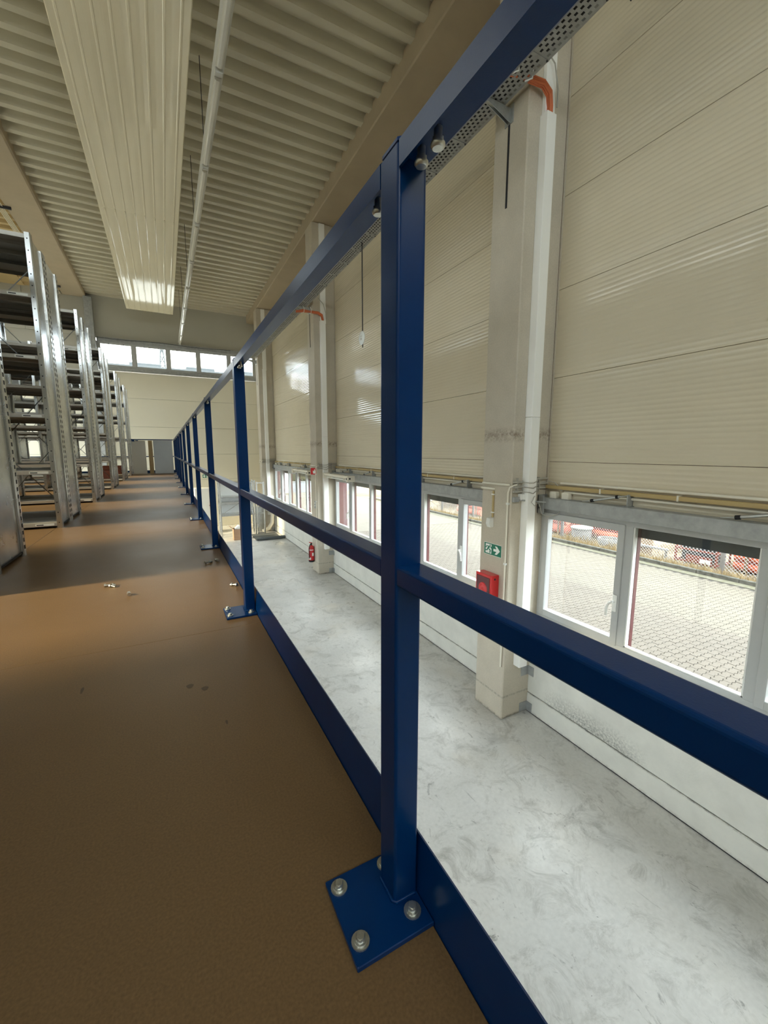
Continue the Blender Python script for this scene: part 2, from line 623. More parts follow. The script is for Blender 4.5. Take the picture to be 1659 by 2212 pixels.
# ridge light added out of view to brighten the hall: upstand, bars, glazing
rw = struct('window_7', MB().box(-5.24, -5.18, -2.6, 17.6, ZC - 0.02, ZC + 0.66).box(-4.02, -3.96, -2.6, 17.6, ZC - 0.02, ZC + 0.66)
            .box(-5.18, -4.02, -2.66, -2.6, ZC - 0.02, ZC + 0.66).box(-5.18, -4.02, 17.6, 17.66, ZC - 0.02, ZC + 0.66), M['pvc'])
obj('pane', MB().box(-5.18, -4.02, -2.6, 17.6, ZC + 0.62, ZC + 0.63), M['glass'], rw)
for k in range(15):
    obj('glazing_bar', MB().box(-5.18, -4.02, -2.6 + k * 1.44, -2.55 + k * 1.44, ZC + 0.56, ZC + 0.66), M['pvc'], rw)

# ------------------------------------------------------------------ setting: right wall (plinth, panels)
BAYS = [(-2.97, 3.53), (4.03, 10.50), (11.00, 17.45)]
wr = struct('wall_right', MB().box(XW + 0.03, XW + 0.13, YB - 0.1, YF + 0.1, 0.06, 7.0)
            .box(XW + 0.03, XW + 0.13, YB - 0.1, YF + 0.1, ZG, -1.33), M['maroon'])
PZ = [0.10, 0.60, 1.56, 2.52, 3.48, 4.44, 5.40, 6.36, 6.9]
YR = [(-4.1, -3.47)] + BAYS + [(17.95, YF)]
for (y0, y1) in YR:
    for z0, z1 in zip(PZ[:-1], PZ[1:]):
        g = 0.002
        prof = [(XW + 0.03, z0 + g), (XW + 0.003, z0 + g), (XW, z0 + g + 0.003)]
        nn = max(2, int((z1 - z0) / 0.048))
        st = (z1 - z0 - 0.03) / nn
        for k in range(nn):
            zz = z0 + 0.015 + k * st
            prof += [(XW, zz + st * 0.12), (XW + 0.0024, zz + st * 0.44), (XW + 0.0024, zz + st * 0.56), (XW, zz + st * 0.88)]
        prof += [(XW, z1 - g - 0.003), (XW + 0.003, z1 - g), (XW + 0.03, z1 - g)]
        obj('wall_panel', MB().prism(prof, 1, y0 + 0.002, y1 - 0.002, caps=False), M['panel'], wr)
    # concrete plinth blocks below the windows, with the offset foot course
    bb = MB().bbox(XP, XW + 0.03, y0, y1, -2.33, -1.33, 0.006)
    obj('plinth_block', bb, M['plinth'], wr)
    obj('plinth_block', MB().bbox(XP - 0.004, XW + 0.03, y0, y1, ZF + 0.012, -2.338, 0.006), M['plinth'], wr)
    obj('floor_joint', MB().box(XP + 0.004, XW, y0, y1, ZF, ZF + 0.013), M['black'], wr)
y0, y1 = YR[-1]
obj('wall_panel', MB().box(XW, XW + 0.03, y0, y1, -1.33, 0.10), M['panel'], wr)
y0, y1 = YR[0]
obj('wall_panel', MB().box(XW, XW + 0.03, y0, y1, -1.33, 0.10), M['panel'], wr)
# exterior pilasters in maroon cladding
for (c0, c1) in COLS:
    obj('outer_pilaster', MB().bbox(XW + 0.05, XW + (0.12 if 3 < c0 < 4 else 0.28), c0 - 0.02, c1 + 0.02, ZG, 7.0, 0.01), M['maroon'], wr)

# ------------------------------------------------------------------ windows of the right wall
ZB, ZT = -1.33, 0.04


def window_bay(idx, y0, y1, nmod, sashes, handles):
    fb = MB()
    fb.bbox(XW - 0.06, XW + 0.02, y0, y1, ZT - 0.055, ZT, 0.004)
    fb.bbox(XW - 0.06, XW + 0.02, y0, y1, ZB, ZB + 0.075, 0.004)
    root = struct('window_%d' % idx, fb, M['pvc'])
    st = (y1 - y0) / nmod
    for k in range(nmod + 1):
        yc = y1 - k * st
        lo, hi = yc - 0.045, yc + 0.045
        if k == 0:
            lo, hi = y1 - 0.06, y1
        if k == nmod:
            lo, hi = y0, y0 + 0.06
        obj('mullion', MB().bbox(XW - 0.058, XW + 0.02, lo, hi, ZB + 0.07, ZT - 0.05, 0.004), M['pvc'], root)
        obj('outer_capping', MB().box(XW + 0.02, XW + 0.07, lo - 0.006, hi + 0.006, ZB, ZT), M['maroon'], root)
    for k in range(nmod):
        hi = y1 - k * st - (0.06 if k == 0 else 0.045)
        lo = y1 - (k + 1) * st + (0.06 if k == nmod - 1 else 0.045)
        if k in sashes:
            w = 0.055
            sb = MB()
            sb.bbox(XW - 0.075, XW + 0.012, lo - 0.012, lo + w, ZB + 0.055, ZT - 0.04, 0.004)
            sb.bbox(XW - 0.075, XW + 0.012, hi - w, hi + 0.012, ZB + 0.055, ZT - 0.04, 0.004)
            sb.bbox(XW - 0.075, XW + 0.012, lo + w - 0.004, hi - w + 0.004, ZB + 0.055, ZB + 0.13, 0.004)
            sb.bbox(XW - 0.075, XW + 0.012, lo + w - 0.004, hi - w + 0.004, ZT - 0.115, ZT - 0.04, 0.004)
            sash = obj('sash', sb, M['pvc'], root)
            gl = MB().box(XW - 0.056, XW - 0.050, lo + w - 0.006, hi - w + 0.006, ZB + 0.12, ZT - 0.11)
            obj('pane', gl, M['glass'], sash)
            if k in handles:
                yh = lo + 0.025 if handles[k] == 'near' else hi - 0.025
                dr = 1 if handles[k] == 'near' else -1
                hb = MB().bbox(XW - 0.092, XW - 0.074, yh - 0.022, yh + 0.022, -0.91, -0.73, 0.006)
                hb.cyl((XW - 0.088, yh, -0.80), (XW - 0.13, yh, -0.80), 0.013, 10)
                hb.tube([(XW - 0.122, yh, -0.80), (XW - 0.128, yh + dr * 0.03, -0.82), (XW - 0.126, yh + dr * 0.055, -0.87), (XW - 0.122, yh + dr * 0.058, -0.96)], 0.013, 8)
                obj('handle', hb, M['white'], sash)
        else:
            bead = MB()
            bead.box(XW - 0.050, XW + 0.0, lo, lo + 0.012, ZB + 0.07, ZT - 0.05).box(XW - 0.050, XW + 0.0, hi - 0.012, hi, ZB + 0.07, ZT - 0.05)
            bead.box(XW - 0.050, XW + 0.0, lo, hi, ZB + 0.07, ZB + 0.086)
            bd = obj('glazing_bead', bead, M['white'], root)
            obj('pane', MB().box(XW - 0.036, XW - 0.030, lo, hi, ZB + 0.08, ZT - 0.05), M['glass'], root)
            obj('shutter_box', MB().box(XW + 0.075, XW + 0.19, lo - 0.03, hi + 0.03, ZT - 0.17, ZT + 0.08), M['darkstrip'], root)
    # inner sill
    obj('sill_board', MB().bbox(XP - 0.02, XW - 0.05, y0, y1, ZB - 0.01, ZB + 0.022, 0.006), M['white'], root)


window_bay(1, *BAYS[0], 6, (0, 2, 5), {0: 'near', 2: 'near', 5: 'far'})
window_bay(2, *BAYS[1], 6, (0, 3, 5), {0: 'near', 5: 'far'})
window_bay(3, *BAYS[2], 6, (0, 2, 5), {0: 'near', 5: 'far'})

# galvanised lintel beam above each window band
glabel = ['long galvanised steel lintel over the nearest window band, right side', 'galvanised steel lintel over the window band behind the near post',
          'galvanised steel lintel over the farthest window band']
for (y0, y1), lb in zip(BAYS, glabel):
    t = thing('lintel_beam', lb, 'beam', (XW - 0.06, y0, ZT))
    t['group'] = 'galvanised lintels over the window bands'
    obj('channel', MB().prism([(XW - 0.002, ZT + 0.004), (XW - 0.12, ZT + 0.004), (XW - 0.125, ZT + 0.009), (XW - 0.125, ZT + 0.135), (XW - 0.12, ZT + 0.14), (XW - 0.002, ZT + 0.14)], 1, y0 + 0.01, y1 - 0.01), M['galv_matt'], t)
    obj('end_bracket', MB().box(XW - 0.15, XW - 0.125, y1 - 0.09, y1 - 0.012, ZT - 0.05, ZT + 0.17).box(XW - 0.15, XW - 0.002, y1 - 0.022, y1 - 0.012, ZT - 0.05, ZT + 0.17), M['galv_matt'], t)
    obj('anchor_bolt', MB().cyl((XW - 0.15, y1 - 0.05, ZT + 0.02), (XW - 0.165, y1 - 0.05, ZT + 0.02), 0.012, 6), M['dark'], t)

# ------------------------------------------------------------------ columns of the right wall
clab = ['cream concrete column behind the near post, before the first window band', 'second concrete column along the window wall, extinguisher hanging on it',
        'farthest concrete column, in the corner by the far wall']
coldata = []
for i, (c0, c1) in enumerate(COLS[1:]):
    t = thing('concrete_column', clab[i], 'column', (3.75, (c0 + c1) / 2, ZF), 'concrete columns of the window wall')
    obj('shaft', MB().bbox(3.50, XW, c0, c1, ZF, 6.22, 0.012), M['column'], t)
    yc = c0 + 0.27
    obj('anchor_slot', MB().box(3.494, 3.501, yc - 0.012, yc + 0.012, 3.36, 4.24), M['black'], t)
    br = MB()
    for zz in (-2.03, -2.52):
        br.box(3.80, XW - 0.15, c0 - 0.006, c0, zz - 0.06, zz + 0.06)
        br.box(XP - 0.010, XP - 0.004, c0 - 0.09, c0, zz - 0.06, zz + 0.06)
        obj('angle_plate', br, M['galv_matt'], t)
        br = MB()
    coldata.append(t)
    # white vertical cable duct on the side face
    d = thing('cable_duct', ['tall white cable duct on the side of the near concrete column', 'tall white cable duct on the second concrete column',
                             'white cable duct on the corner column by the far wall'][i], 'duct', (3.72, c0 - 0.05, -1.9), 'white vertical cable ducts')
    obj('duct_body', MB().bbox(3.66, 3.79, c0 - 0.10, c0 - 0.001, -1.9, 1.10, 0.003), M['duct'], d)
    obj('duct_body', MB().bbox(3.66, 3.79, c0 - 0.10, c0 - 0.001, 1.103, 4.14 if i == 0 else 3.95, 0.003), M['duct'], d)
    obj('duct_body', MB().bbox(3.68, 3.82, c0 - 0.045, c0 - 0.001, 3.9 if i else 4.1, 6.2, 0.003), M['duct'], d)
    # horizontal conduits crossing the side face, with clips
    cc = thing('conduit_run', ['three grey conduits crossing the near column at window head height', 'three grey conduits crossing the second column',
                               'grey conduits crossing the corner column'][i], 'conduit', (3.78, c0, 0.3), 'conduits crossing the columns')
    for k in range(3):
        z = 0.37 - k * 0.055
        obj('conduit', MB().cyl((3.51, c0 - 0.022, z), (3.65, c0 - 0.022, z), 0.013, 8), M['cord'], cc)
        obj('conduit', MB().cyl((3.80, c0 - 0.022, z + 0.03), (XW - 0.02, c0 - 0.022, z + 0.03), 0.013, 8), M['cord'], cc)
        obj('cable', MB().tube([(3.63, c0 - 0.022, z), (3.652, c0 - 0.10, z - 0.004), (3.67, c0 - 0.112, z - 0.006), (3.73, c0 - 0.110, z - 0.008 - 0.006 * k), (3.785, c0 - 0.112, z + 0.012), (3.80, c0 - 0.10, z + 0.02), (3.81, c0 - 0.022, z + 0.03)], 0.006, 6), M['cord'], cc)
    for x in (3.56, 3.90):
        obj('clip', MB().box(x, x + 0.010, c0 - 0.037, c0 - 0.001, 0.245, 0.42), M['cord'], cc)
    obj('front_conduit', MB().bbox(3.474, 3.499, c0 + 0.02, c1 - 0.02, 0.325, 0.350, 0.006), M['cream'], cc)
    obj('front_conduit', MB().bbox(3.474, 3.499, c0 + 0.26, c1, 0.262, 0.287, 0.006), M['cream'], cc)
    obj('vertical_conduit', MB().tube([(3.56, c0 - 0.018, 0.34), (3.52, c0 - 0.02, 0.335), (3.492, c0 + 0.02, 0.31), (3.485, c0 + 0.035, 0.25), (3.485, c0 + 0.035, -1.9)], 0.011, 8), M['cream'], cc)
    for zc in (0.12, -0.6, -1.3):
        obj('pipe_clip', MB().box(3.474, 3.499, c0 + 0.018, c0 + 0.052, zc - 0.012, zc + 0.012), M['white'], cc)

# rear part of the near column: maroon-free corner infill strips between column and panel
tr = MB()
for (c0, c1) in COLS:
    tr.box(XW - 0.012, XW, c0 - 0.02, c0 - 0.004, 0.2, 6.3)
struct('trim_1', tr, M['column'])

# edge beams of the roof
struct('trim_2', MB().bbox(3.52, XW + 0.1, YB, YF, 6.22, 6.60, 0.02), M['beam'])
struct('trim_3', MB().bbox(-2.92, -2.20, YB, YF, 6.36, 6.70, 0.03), M['beam'])

# ------------------------------------------------------------------ far wall
wf = struct('wall_back', MB().box(XL, XW + 0.1, YF + 0.03, YF + 0.15, ZF, 3.80).box(XL, XW + 0.1, YF + 0.03, YF + 0.15, 5.0, 7.0)
            .box(XL, -2.2, YF + 0.03, YF + 0.15, 3.8, 5.0).box(3.80, XW + 0.1, YF + 0.03, YF + 0.15, 3.8, 5.0), M['panel_grey'])
FZ = [ZF, -1.6, -0.5, 0.59, 1.69, 2.80, 3.79]
for z0, z1 in zip(FZ[:-1], FZ[1:]):
    for (x0, x1) in ((XL, -4.1), (-4.09, -2.3), (-2.1, XW)):
        obj('wall_panel', MB().bbox(x0, x1, YF, YF + 0.04, z0 + 0.004, z1 - 0.004, 0.005), M['panel_far'], wf)
for (x0, x1) in ((XL, -4.1), (-4.09, -2.3), (-2.1, XW)):
    obj('wall_panel', MB().bbox(x0, x1, YF, YF + 0.04, 5.02, 6.9, 0.005), M['panel_grey'], wf)
struct('trim_4', MB().bbox(-2.28, -2.02, YF - 0.26, YF, ZF, 6.36, 0.01), M['galv_matt'])
struct('trim_5', MB().bbox(-6.1, -5.7, YF - 0.3, YF, ZF, 6.6, 0.01), M['column'])

w5 = struct('window_5', MB().bbox(-2.02, 3.82, YF - 0.02, YF + 0.06, 3.93, 3.99, 0.004).bbox(-2.02, 3.82, YF - 0.02, YF + 0.06, 4.82, 4.87, 0.004)
            .bbox(-2.02, -1.93, YF - 0.02, YF + 0.06, 3.99, 4.82, 0.004).bbox(3.74, 3.82, YF - 0.02, YF + 0.06, 3.99, 4.82, 0.004), M['pvc'])
mus = [-1.93, -0.81, 0.39, 1.51, 2.72, 3.74]
for a in mus[1:-1]:
    obj('mullion', MB().bbox(a - 0.06, a + 0.06, YF - 0.022, YF + 0.06, 3.99, 4.82, 0.004), M['pvc'], w5)
for a, c in zip(mus[:-1], mus[1:]):
    lo = a + (0.06 if a > -1.9 else 0)
    hi = c - (0.06 if c < 3.7 else 0)
    fb = MB().box(lo, lo + 0.03, YF - 0.01, YF + 0.04, 3.99, 4.82).box(hi - 0.03, hi, YF - 0.01, YF + 0.04, 3.99, 4.82)
    fb.box(lo + 0.03, hi - 0.03, YF - 0.01, YF + 0.04, 3.99, 4.025).box(lo + 0.03, hi - 0.03, YF - 0.01, YF + 0.04, 4.785, 4.82)
    ca = obj('casement', fb, M['pvc'], w5)
    obj('pane', MB().box(lo + 0.02, hi - 0.02, YF + 0.012, YF + 0.018, 4.02, 4.79), M['glass'], ca)
    obj('latch', MB().box((lo + hi) / 2 - 0.25, (lo + hi) / 2 - 0.22, YF - 0.03, YF - 0.01, 4.79, 4.81).box((lo + hi) / 2 + 0.25, (lo + hi) / 2 + 0.28, YF - 0.03, YF - 0.01, 4.79, 4.81), M['black'], ca)
for nm, z0, z1, lb in (('upper', 4.87, 5.01, 'galvanised rail above the high ribbon window of the far wall'), ('lower', 3.80, 3.93, 'galvanised rail below the high ribbon window of the far wall')):
    one('wall_rail', MB().prism([(YF - 0.0, z0), (YF - 0.11, z0), (YF - 0.11, z0 + 0.02), (YF - 0.09, z0 + 0.03), (YF - 0.09, z1 - 0.03), (YF - 0.11, z1 - 0.02), (YF - 0.11, z1), (YF, z1)], 0, -2.0, 3.86), M['galv_matt'], lb, 'rail')
one('wall_cable', MB().tube([(-2.0 + k * 0.4, YF - 0.125, 4.975 - 0.02 * math.sin(k * 0.9)) for k in range(13)], 0.008, 6), M['dark'], 'black cable sagging along the upper rail of the far wall', 'cable')

# left wall; unseen window band added to send daylight between the racks
YL0 = 1.05
wl2 = struct('wall_left', MB().box(XL - 0.2, XL, YB, YF, ZF, -1.7).box(XL - 0.2, XL, YB, YF, -0.35, 0.5).box(XL - 0.2, XL, YB, YF, 3.05, 7.0).box(XL - 0.2, XL, YB, YL0, 0.5, 3.05), M['panel_far'])
w6 = struct('window_6', MB().box(XL - 0.08, XL, YL0, YF, 0.5, 0.56).box(XL - 0.08, XL, YL0, YF, 2.99, 3.05), M['pvc'])
for k in range(12):
    yy = YL0 + 0.05 + k * 1.72
    obj('mullion', MB().box(XL - 0.08, XL, yy - 0.04, yy + 0.04, 0.5, 3.05), M['pvc'], w6)
obj('pane', MB().box(XL - 0.05, XL - 0.044, YL0, YF, 0.55, 3.0), M['glass'], w6)
w9 = struct('window_9', MB().box(XL - 0.08, XL, YB, YF, -1.7, -1.64).box(XL - 0.08, XL, YB, YF, -0.41, -0.35), M['pvc'])  # unseen low window band, added to light plinth and column feet
for k in range(14):
    yy = YB + 0.05 + k * 1.8
    obj('mullion', MB().box(XL - 0.08, XL, yy - 0.04, yy + 0.04, -1.7, -0.35), M['pvc'], w9)
obj('pane', MB().box(XL - 0.05, XL - 0.044, YB, YF, -1.65, -0.4), M['glass'], w9)
# wall behind the camera; unseen ribbon window added for more daylight inside
struct('wall_front', MB().box(XL, XW + 0.1, YB - 0.15, YB, ZF, 3.8).box(XL, XW + 0.1, YB - 0.15, YB, 5.2, 7.0)
       .box(XL, -5.5, YB - 0.15, YB, 3.8, 5.2).box(3.5, XW + 0.1, YB - 0.15, YB, 3.8, 5.2), M['panel_far'])
w8 = struct('window_8', MB().box(-5.5, 3.5, YB - 0.08, YB, 3.8, 3.88).box(-5.5, 3.5, YB - 0.08, YB, 5.12, 5.2), M['pvc'])
for k in range(10):
    obj('mullion', MB().box(-5.5 + k * 1.0 - 0.04, -5.5 + k * 1.0 + 0.04, YB - 0.08, YB, 3.8, 5.2), M['pvc'], w8)
obj('pane', MB().box(-5.5, 3.5, YB - 0.05, YB - 0.044, 3.85, 5.15), M['glass'], w8)

# ------------------------------------------------------------------ mezzanine deck
YD0 = YB + 0.02
deck = thing('mezzanine_deck', 'brown coated chipboard deck of the mezzanine walkway', 'deck', (-4.3, 6, -0.3))
ys = [YB + 0.01, -3.17, -0.72, 1.73, 4.18, 6.63, 9.08, 11.53, 13.98, 15.60]
for a, c in zip(ys[:-1], ys[1:]):
    for (x0, x1) in ((-6.15, -4.6), (-4.5985, -0.955), (-0.9535, 0.318)):
        obj('deck_board', MB().bbox(x0 + 0.0004, x1 - 0.0004, a + 0.0006, c - 0.0006, -0.038, 0.0, 0.0012), M['deck'], deck)
obj('edge_beam', MB().box(0.24, 0.312, YB + 0.01, 15.6, -0.24, -0.04), M['blue'], deck)
obj('edge_beam', MB().box(-6.1, 0.312, 15.45, 15.6, -0.24, -0.04), M['blue'], deck)
for x in (-6.0, -3.5, -0.95):
    obj('edge_beam', MB().box(x - 0.04, x + 0.04, YB + 0.01, 15.44, -0.24, -0.04), M['blue'], deck)
for x in (-6.0, -3.5, -0.95):
    for yy in (-1, 4.0, 9.0, 14.0):
        obj('support_post', MB().bbox(x - 0.05, x + 0.05, yy - 0.05, yy + 0.05, ZF, -0.24, 0.006), M['blue'], deck)
# scuffs on the deck: two dark spots and a scratch
for i, (x, y, r, ry) in enumerate([(0.022, 1.335, 0.010, 0.012), (0.062, 1.30, 0.010, 0.012), (-0.27, 1.46, 0.004, 0.02), (0.10, 1.10, 0.003, 0.010)]):
    pts = [(x + r * math.cos(a) * (1 + 0.2 * math.sin(3 * a)), y + ry * math.sin(a), 0.0004) for a in [k * math.pi / 6 for k in range(12)]]
    obj('scuff_mark', MB().poly(pts, (0, 0, -0.0003)), mat('scuff', (0.10, 0.065, 0.035), 0.6) if i == 0 else bpy.data.materials['scuff'], deck)

# ------------------------------------------------------------------ guardrail
gr = thing('guardrail', 'blue painted steel guardrail along the edge of the mezzanine deck', 'railing', (0.30, 0.49, 0))
PY = [-0.93, 0.49, 1.865, 3.31, 4.78, 6.23, 7.69, 9.17, 10.67, 12.18, 13.70, 15.50]
PXA, PXB = 0.276, 0.318


def bolt(mb, c, ax, r=0.009, washer=0.016, head=0.008):
    """hex bolt head with washer, pointing along ax (0,0,1)/(0,0,-1)"""
    z = ax
    mb.lathe((c[0], c[1], c[2]), [(washer, 0), (washer, z * 0.0025)], 2, 18)
    mb.lathe((c[0], c[1], c[2] + z * 0.0025), [(r + 0.002, 0), (r + 0.002, z * 0.002)], 2, 18)
    mb.lathe((c[0], c[1], c[2] + z * 0.0045), [(r, 0), (r, z * head * 0.8), (r * 0.85, z * head)], 2, 6)
    return mb


for i, y0 in enumerate(PY):
    y1 = y0 + 0.05
    # slim L-shaped face plate post: rolled tube with rounded corners
    po = obj('post', MB().prism(rrect(PXA, PXB, y0, y1, 0.0045, 4), 2, 0.008, 1.092, smooth=False)
             .bbox(PXA + 0.001, PXB - 0.001, y0 + 0.001, y1 - 0.001, 1.092, 1.104, 0.004), M['blue'], gr)
    pl = obj('base_plate', MB().bbox(0.190, PXB, y0 - 0.05, y0 + 0.083, 0.0005, 0.009, 0.0012), M['blue'], po)
    wb_ = MB().tube([(PXA - 0.001, y0 + 0.045, 0.011), (PXA - 0.001, y0 + 0.003, 0.011), (PXA + 0.003, y0 - 0.001, 0.011), (PXB - 0.006, y0 - 0.001, 0.011)], 0.003, 6)
    obj('weld_seam', wb_, M['blue'], po)
    for (bx, by) in ((0.207, y0 - 0.022), (0.207, y0 + 0.063), (0.296, y0 - 0.022), (0.292, y0 + 0.064)):
        obj('anchor_bolt', bolt(MB(), (bx, by, 0.009), 1, 0.0075, 0.0135, 0.007), M['zinc'], po)
for i in range(len(PY) - 1):
    ya, yb = PY[i] + 0.0505, PY[i + 1] - 0.0005
    # top rail: downward open channel
    t = 0.0035
    zt, zb = 1.098, 1.064
    x0, x1 = PXA + 0.0005, 0.3205
    prof = [(x0, zb), (x0 + t, zb), (x0 + t, 1.0765), (x1 - 0.004, 1.0765), (x1, 1.0795), (x1, zt - 0.004), (x1 - 0.004, zt), (x0 + 0.004, zt), (x0, zt - 0.004)]
    tr_ = obj('top_rail', MB().prism(prof, 1, ya - (0.0 if i else 0), yb), M['blue'], gr)
    for yy in (ya + 0.040, yb - 0.024, yb - 0.058):
        bb = MB().cyl((0.2935, yy, 1.0765), (0.2935, yy, 1.064), 0.0050, 10)
        bb.lathe((0.2935, yy, 1.0655), [(0.0070, 0), (0.0070, -0.005)], 2, 6)
        bb.lathe((0.2935, yy, 1.0605), [(0.0082, 0), (0.0085, -0.0025), (0.0068, -0.005), (0.0060, -0.0055)], 2, 16)
        obj('rail_bolt', bb, M['zinc'], tr_)
    # mid rail
    obj('mid_rail', MB().prism(rrect(PXA + 0.001, PXB, 0.531, 0.561, 0.0045, 4), 1, ya, yb), M['blue'], gr)
    # toe board: folded sheet
    prof = [(0.3185, -0.10), (0.3225, -0.10), (0.3225, -0.005), (0.3315, 0.098), (0.3280, 0.100), (0.3185, -0.004)]
    obj('toe_board', MB().prism(prof, 1, (PY[i] + 0.025) if i else YB + 0.01, PY[i + 1] + 0.0245), M['blue'], gr)
# cross railing at the end of the deck
er = thing('end_guardrail', 'dark blue guardrail closing the far end of the deck', 'railing', (-4.0, 15.55, 0))
obj('top_rail', MB().bbox(-6.1, 0.27, 15.52, 15.56, 1.066, 1.098, 0.004), M['blue'], er)
obj('mid_rail', MB().bbox(-6.1, 0.27, 15.52, 15.56, 0.531, 0.561, 0.004), M['blue'], er)
obj('toe_board', MB().bbox(-6.1, 0.31, 15.602, 15.607, -0.1, 0.10, 0.001), M['blue'], er)
for x in (-0.93, -2.43, -3.93, -5.43):
    po = obj('post', MB().bbox(x, x + 0.04, 15.515, 15.56, 0.008, 1.104, 0.004), M['blue'], er)
    obj('base_plate', MB().bbox(x - 0.05, x + 0.08, 15.43, 15.56, 0.0, 0.009, 0.001), M['blue'], po)
obj('gate_hinge', MB().box(-0.90, -0.82, 15.46, 15.52, 1.02, 1.075).box(-0.80, -0.72, 15.48, 15.51, 1.035, 1.06), M['blue'], er)

# panels leaning on the end guardrail
t = thing('steel_sheet', 'grey steel sheet leaning upright against the end guardrail', 'sheet', (-0.04, 15.43, 0))
obj('sheet_face', MB().poly([(-0.31, 15.36, 0.001), (0.235, 15.36, 0.001), (0.235, 15.49, 1.06), (-0.31, 15.49, 1.06)], (0, 0.018, 0)), M['greypanel'], t)
t = thing('chipboard_strip', 'narrow chipboard strip leaning between the grey and the pale sheet', 'board', (-0.39, 15.43, 0))
obj('board_face', MB().poly([(-0.455, 15.37, 0.001), (-0.335, 15.37, 0.001), (-0.335, 15.49, 1.055), (-0.455, 15.49, 1.055)], (0, 0.019, 0)), M['chip'], t)
t = thing('shelf_panel', 'pale shelf panel leaning at the left end of the end guardrail', 'sheet', (-0.72, 15.43, 0))
obj('panel_face', MB().poly([(-0.91, 15.38, 0.001), (-0.53, 15.38, 0.001), (-0.53, 15.49, 1.05), (-0.91, 15.49, 1.05)], (0, 0.02, 0)), M['white'], t)

# ------------------------------------------------------------------ loose bolts on the deck


def loose_bolt(x, y, ang, L=0.035, label='', extra=True):
    t = thing('loose_bolt', label, 'bolt', (x, y, 0), 'loose bolts left on the deck')
    d = Vector((math.cos(ang), math.sin(ang), 0))
    L = L * 1.25
    c = Vector((x, y, 0.0095))
    hb = MB().tube([c - d * 0.008, c], 0.0095, 6)
    obj('head', hb, M['zinc'], t)
    obj('shank', MB().tube([c, c + d * L - Vector((0, 0, 0.004))], 0.005, 8), M['zinc'], t)
    if extra:
        e = c + d * (L * 0.6) - Vector((0, 0, 0.002))
        obj('nut', MB().tube([e, e + d * 0.008], 0.0095, 6), M['zinc'], t)
    return t


loose_bolt(-0.325, 2.585, 0.1, 0.035, 'leftmost zinc bolt lying in the middle of the deck')
loose_bolt(-0.300, 2.565, -0.6, 0.02, 'short zinc bolt touching the leftmost bolt on the deck', False)
loose_bolt(-0.205, 2.37, 1.7, 0.022, 'single zinc bolt just right of the leftmost pair on the deck')
loose_bolt(0.190, 2.84, 0.5, 0.035, 'zinc bolt near the railing, left of its pair behind the second post')
loose_bolt(0.262, 2.87, 1.9, 0.022, 'zinc bolt near the railing, right of its pair behind the second post')
loose_bolt(0.292, 2.28, 2.4, 0.026, 'dark zinc bolt close to the toe board left of the second post')

# ------------------------------------------------------------------ racks
RACKS = [(0.45, 1.45), (2.65, 3.67), (4.84, 5.86), (7.05, 8.04), (9.38, 10.42), (11.86, 12.98), (14.20, 15.30)]
XE = -0.90
RL = 1.0
LEV = [0.055, 0.54, 1.05, 1.56, 2.08, 2.56]


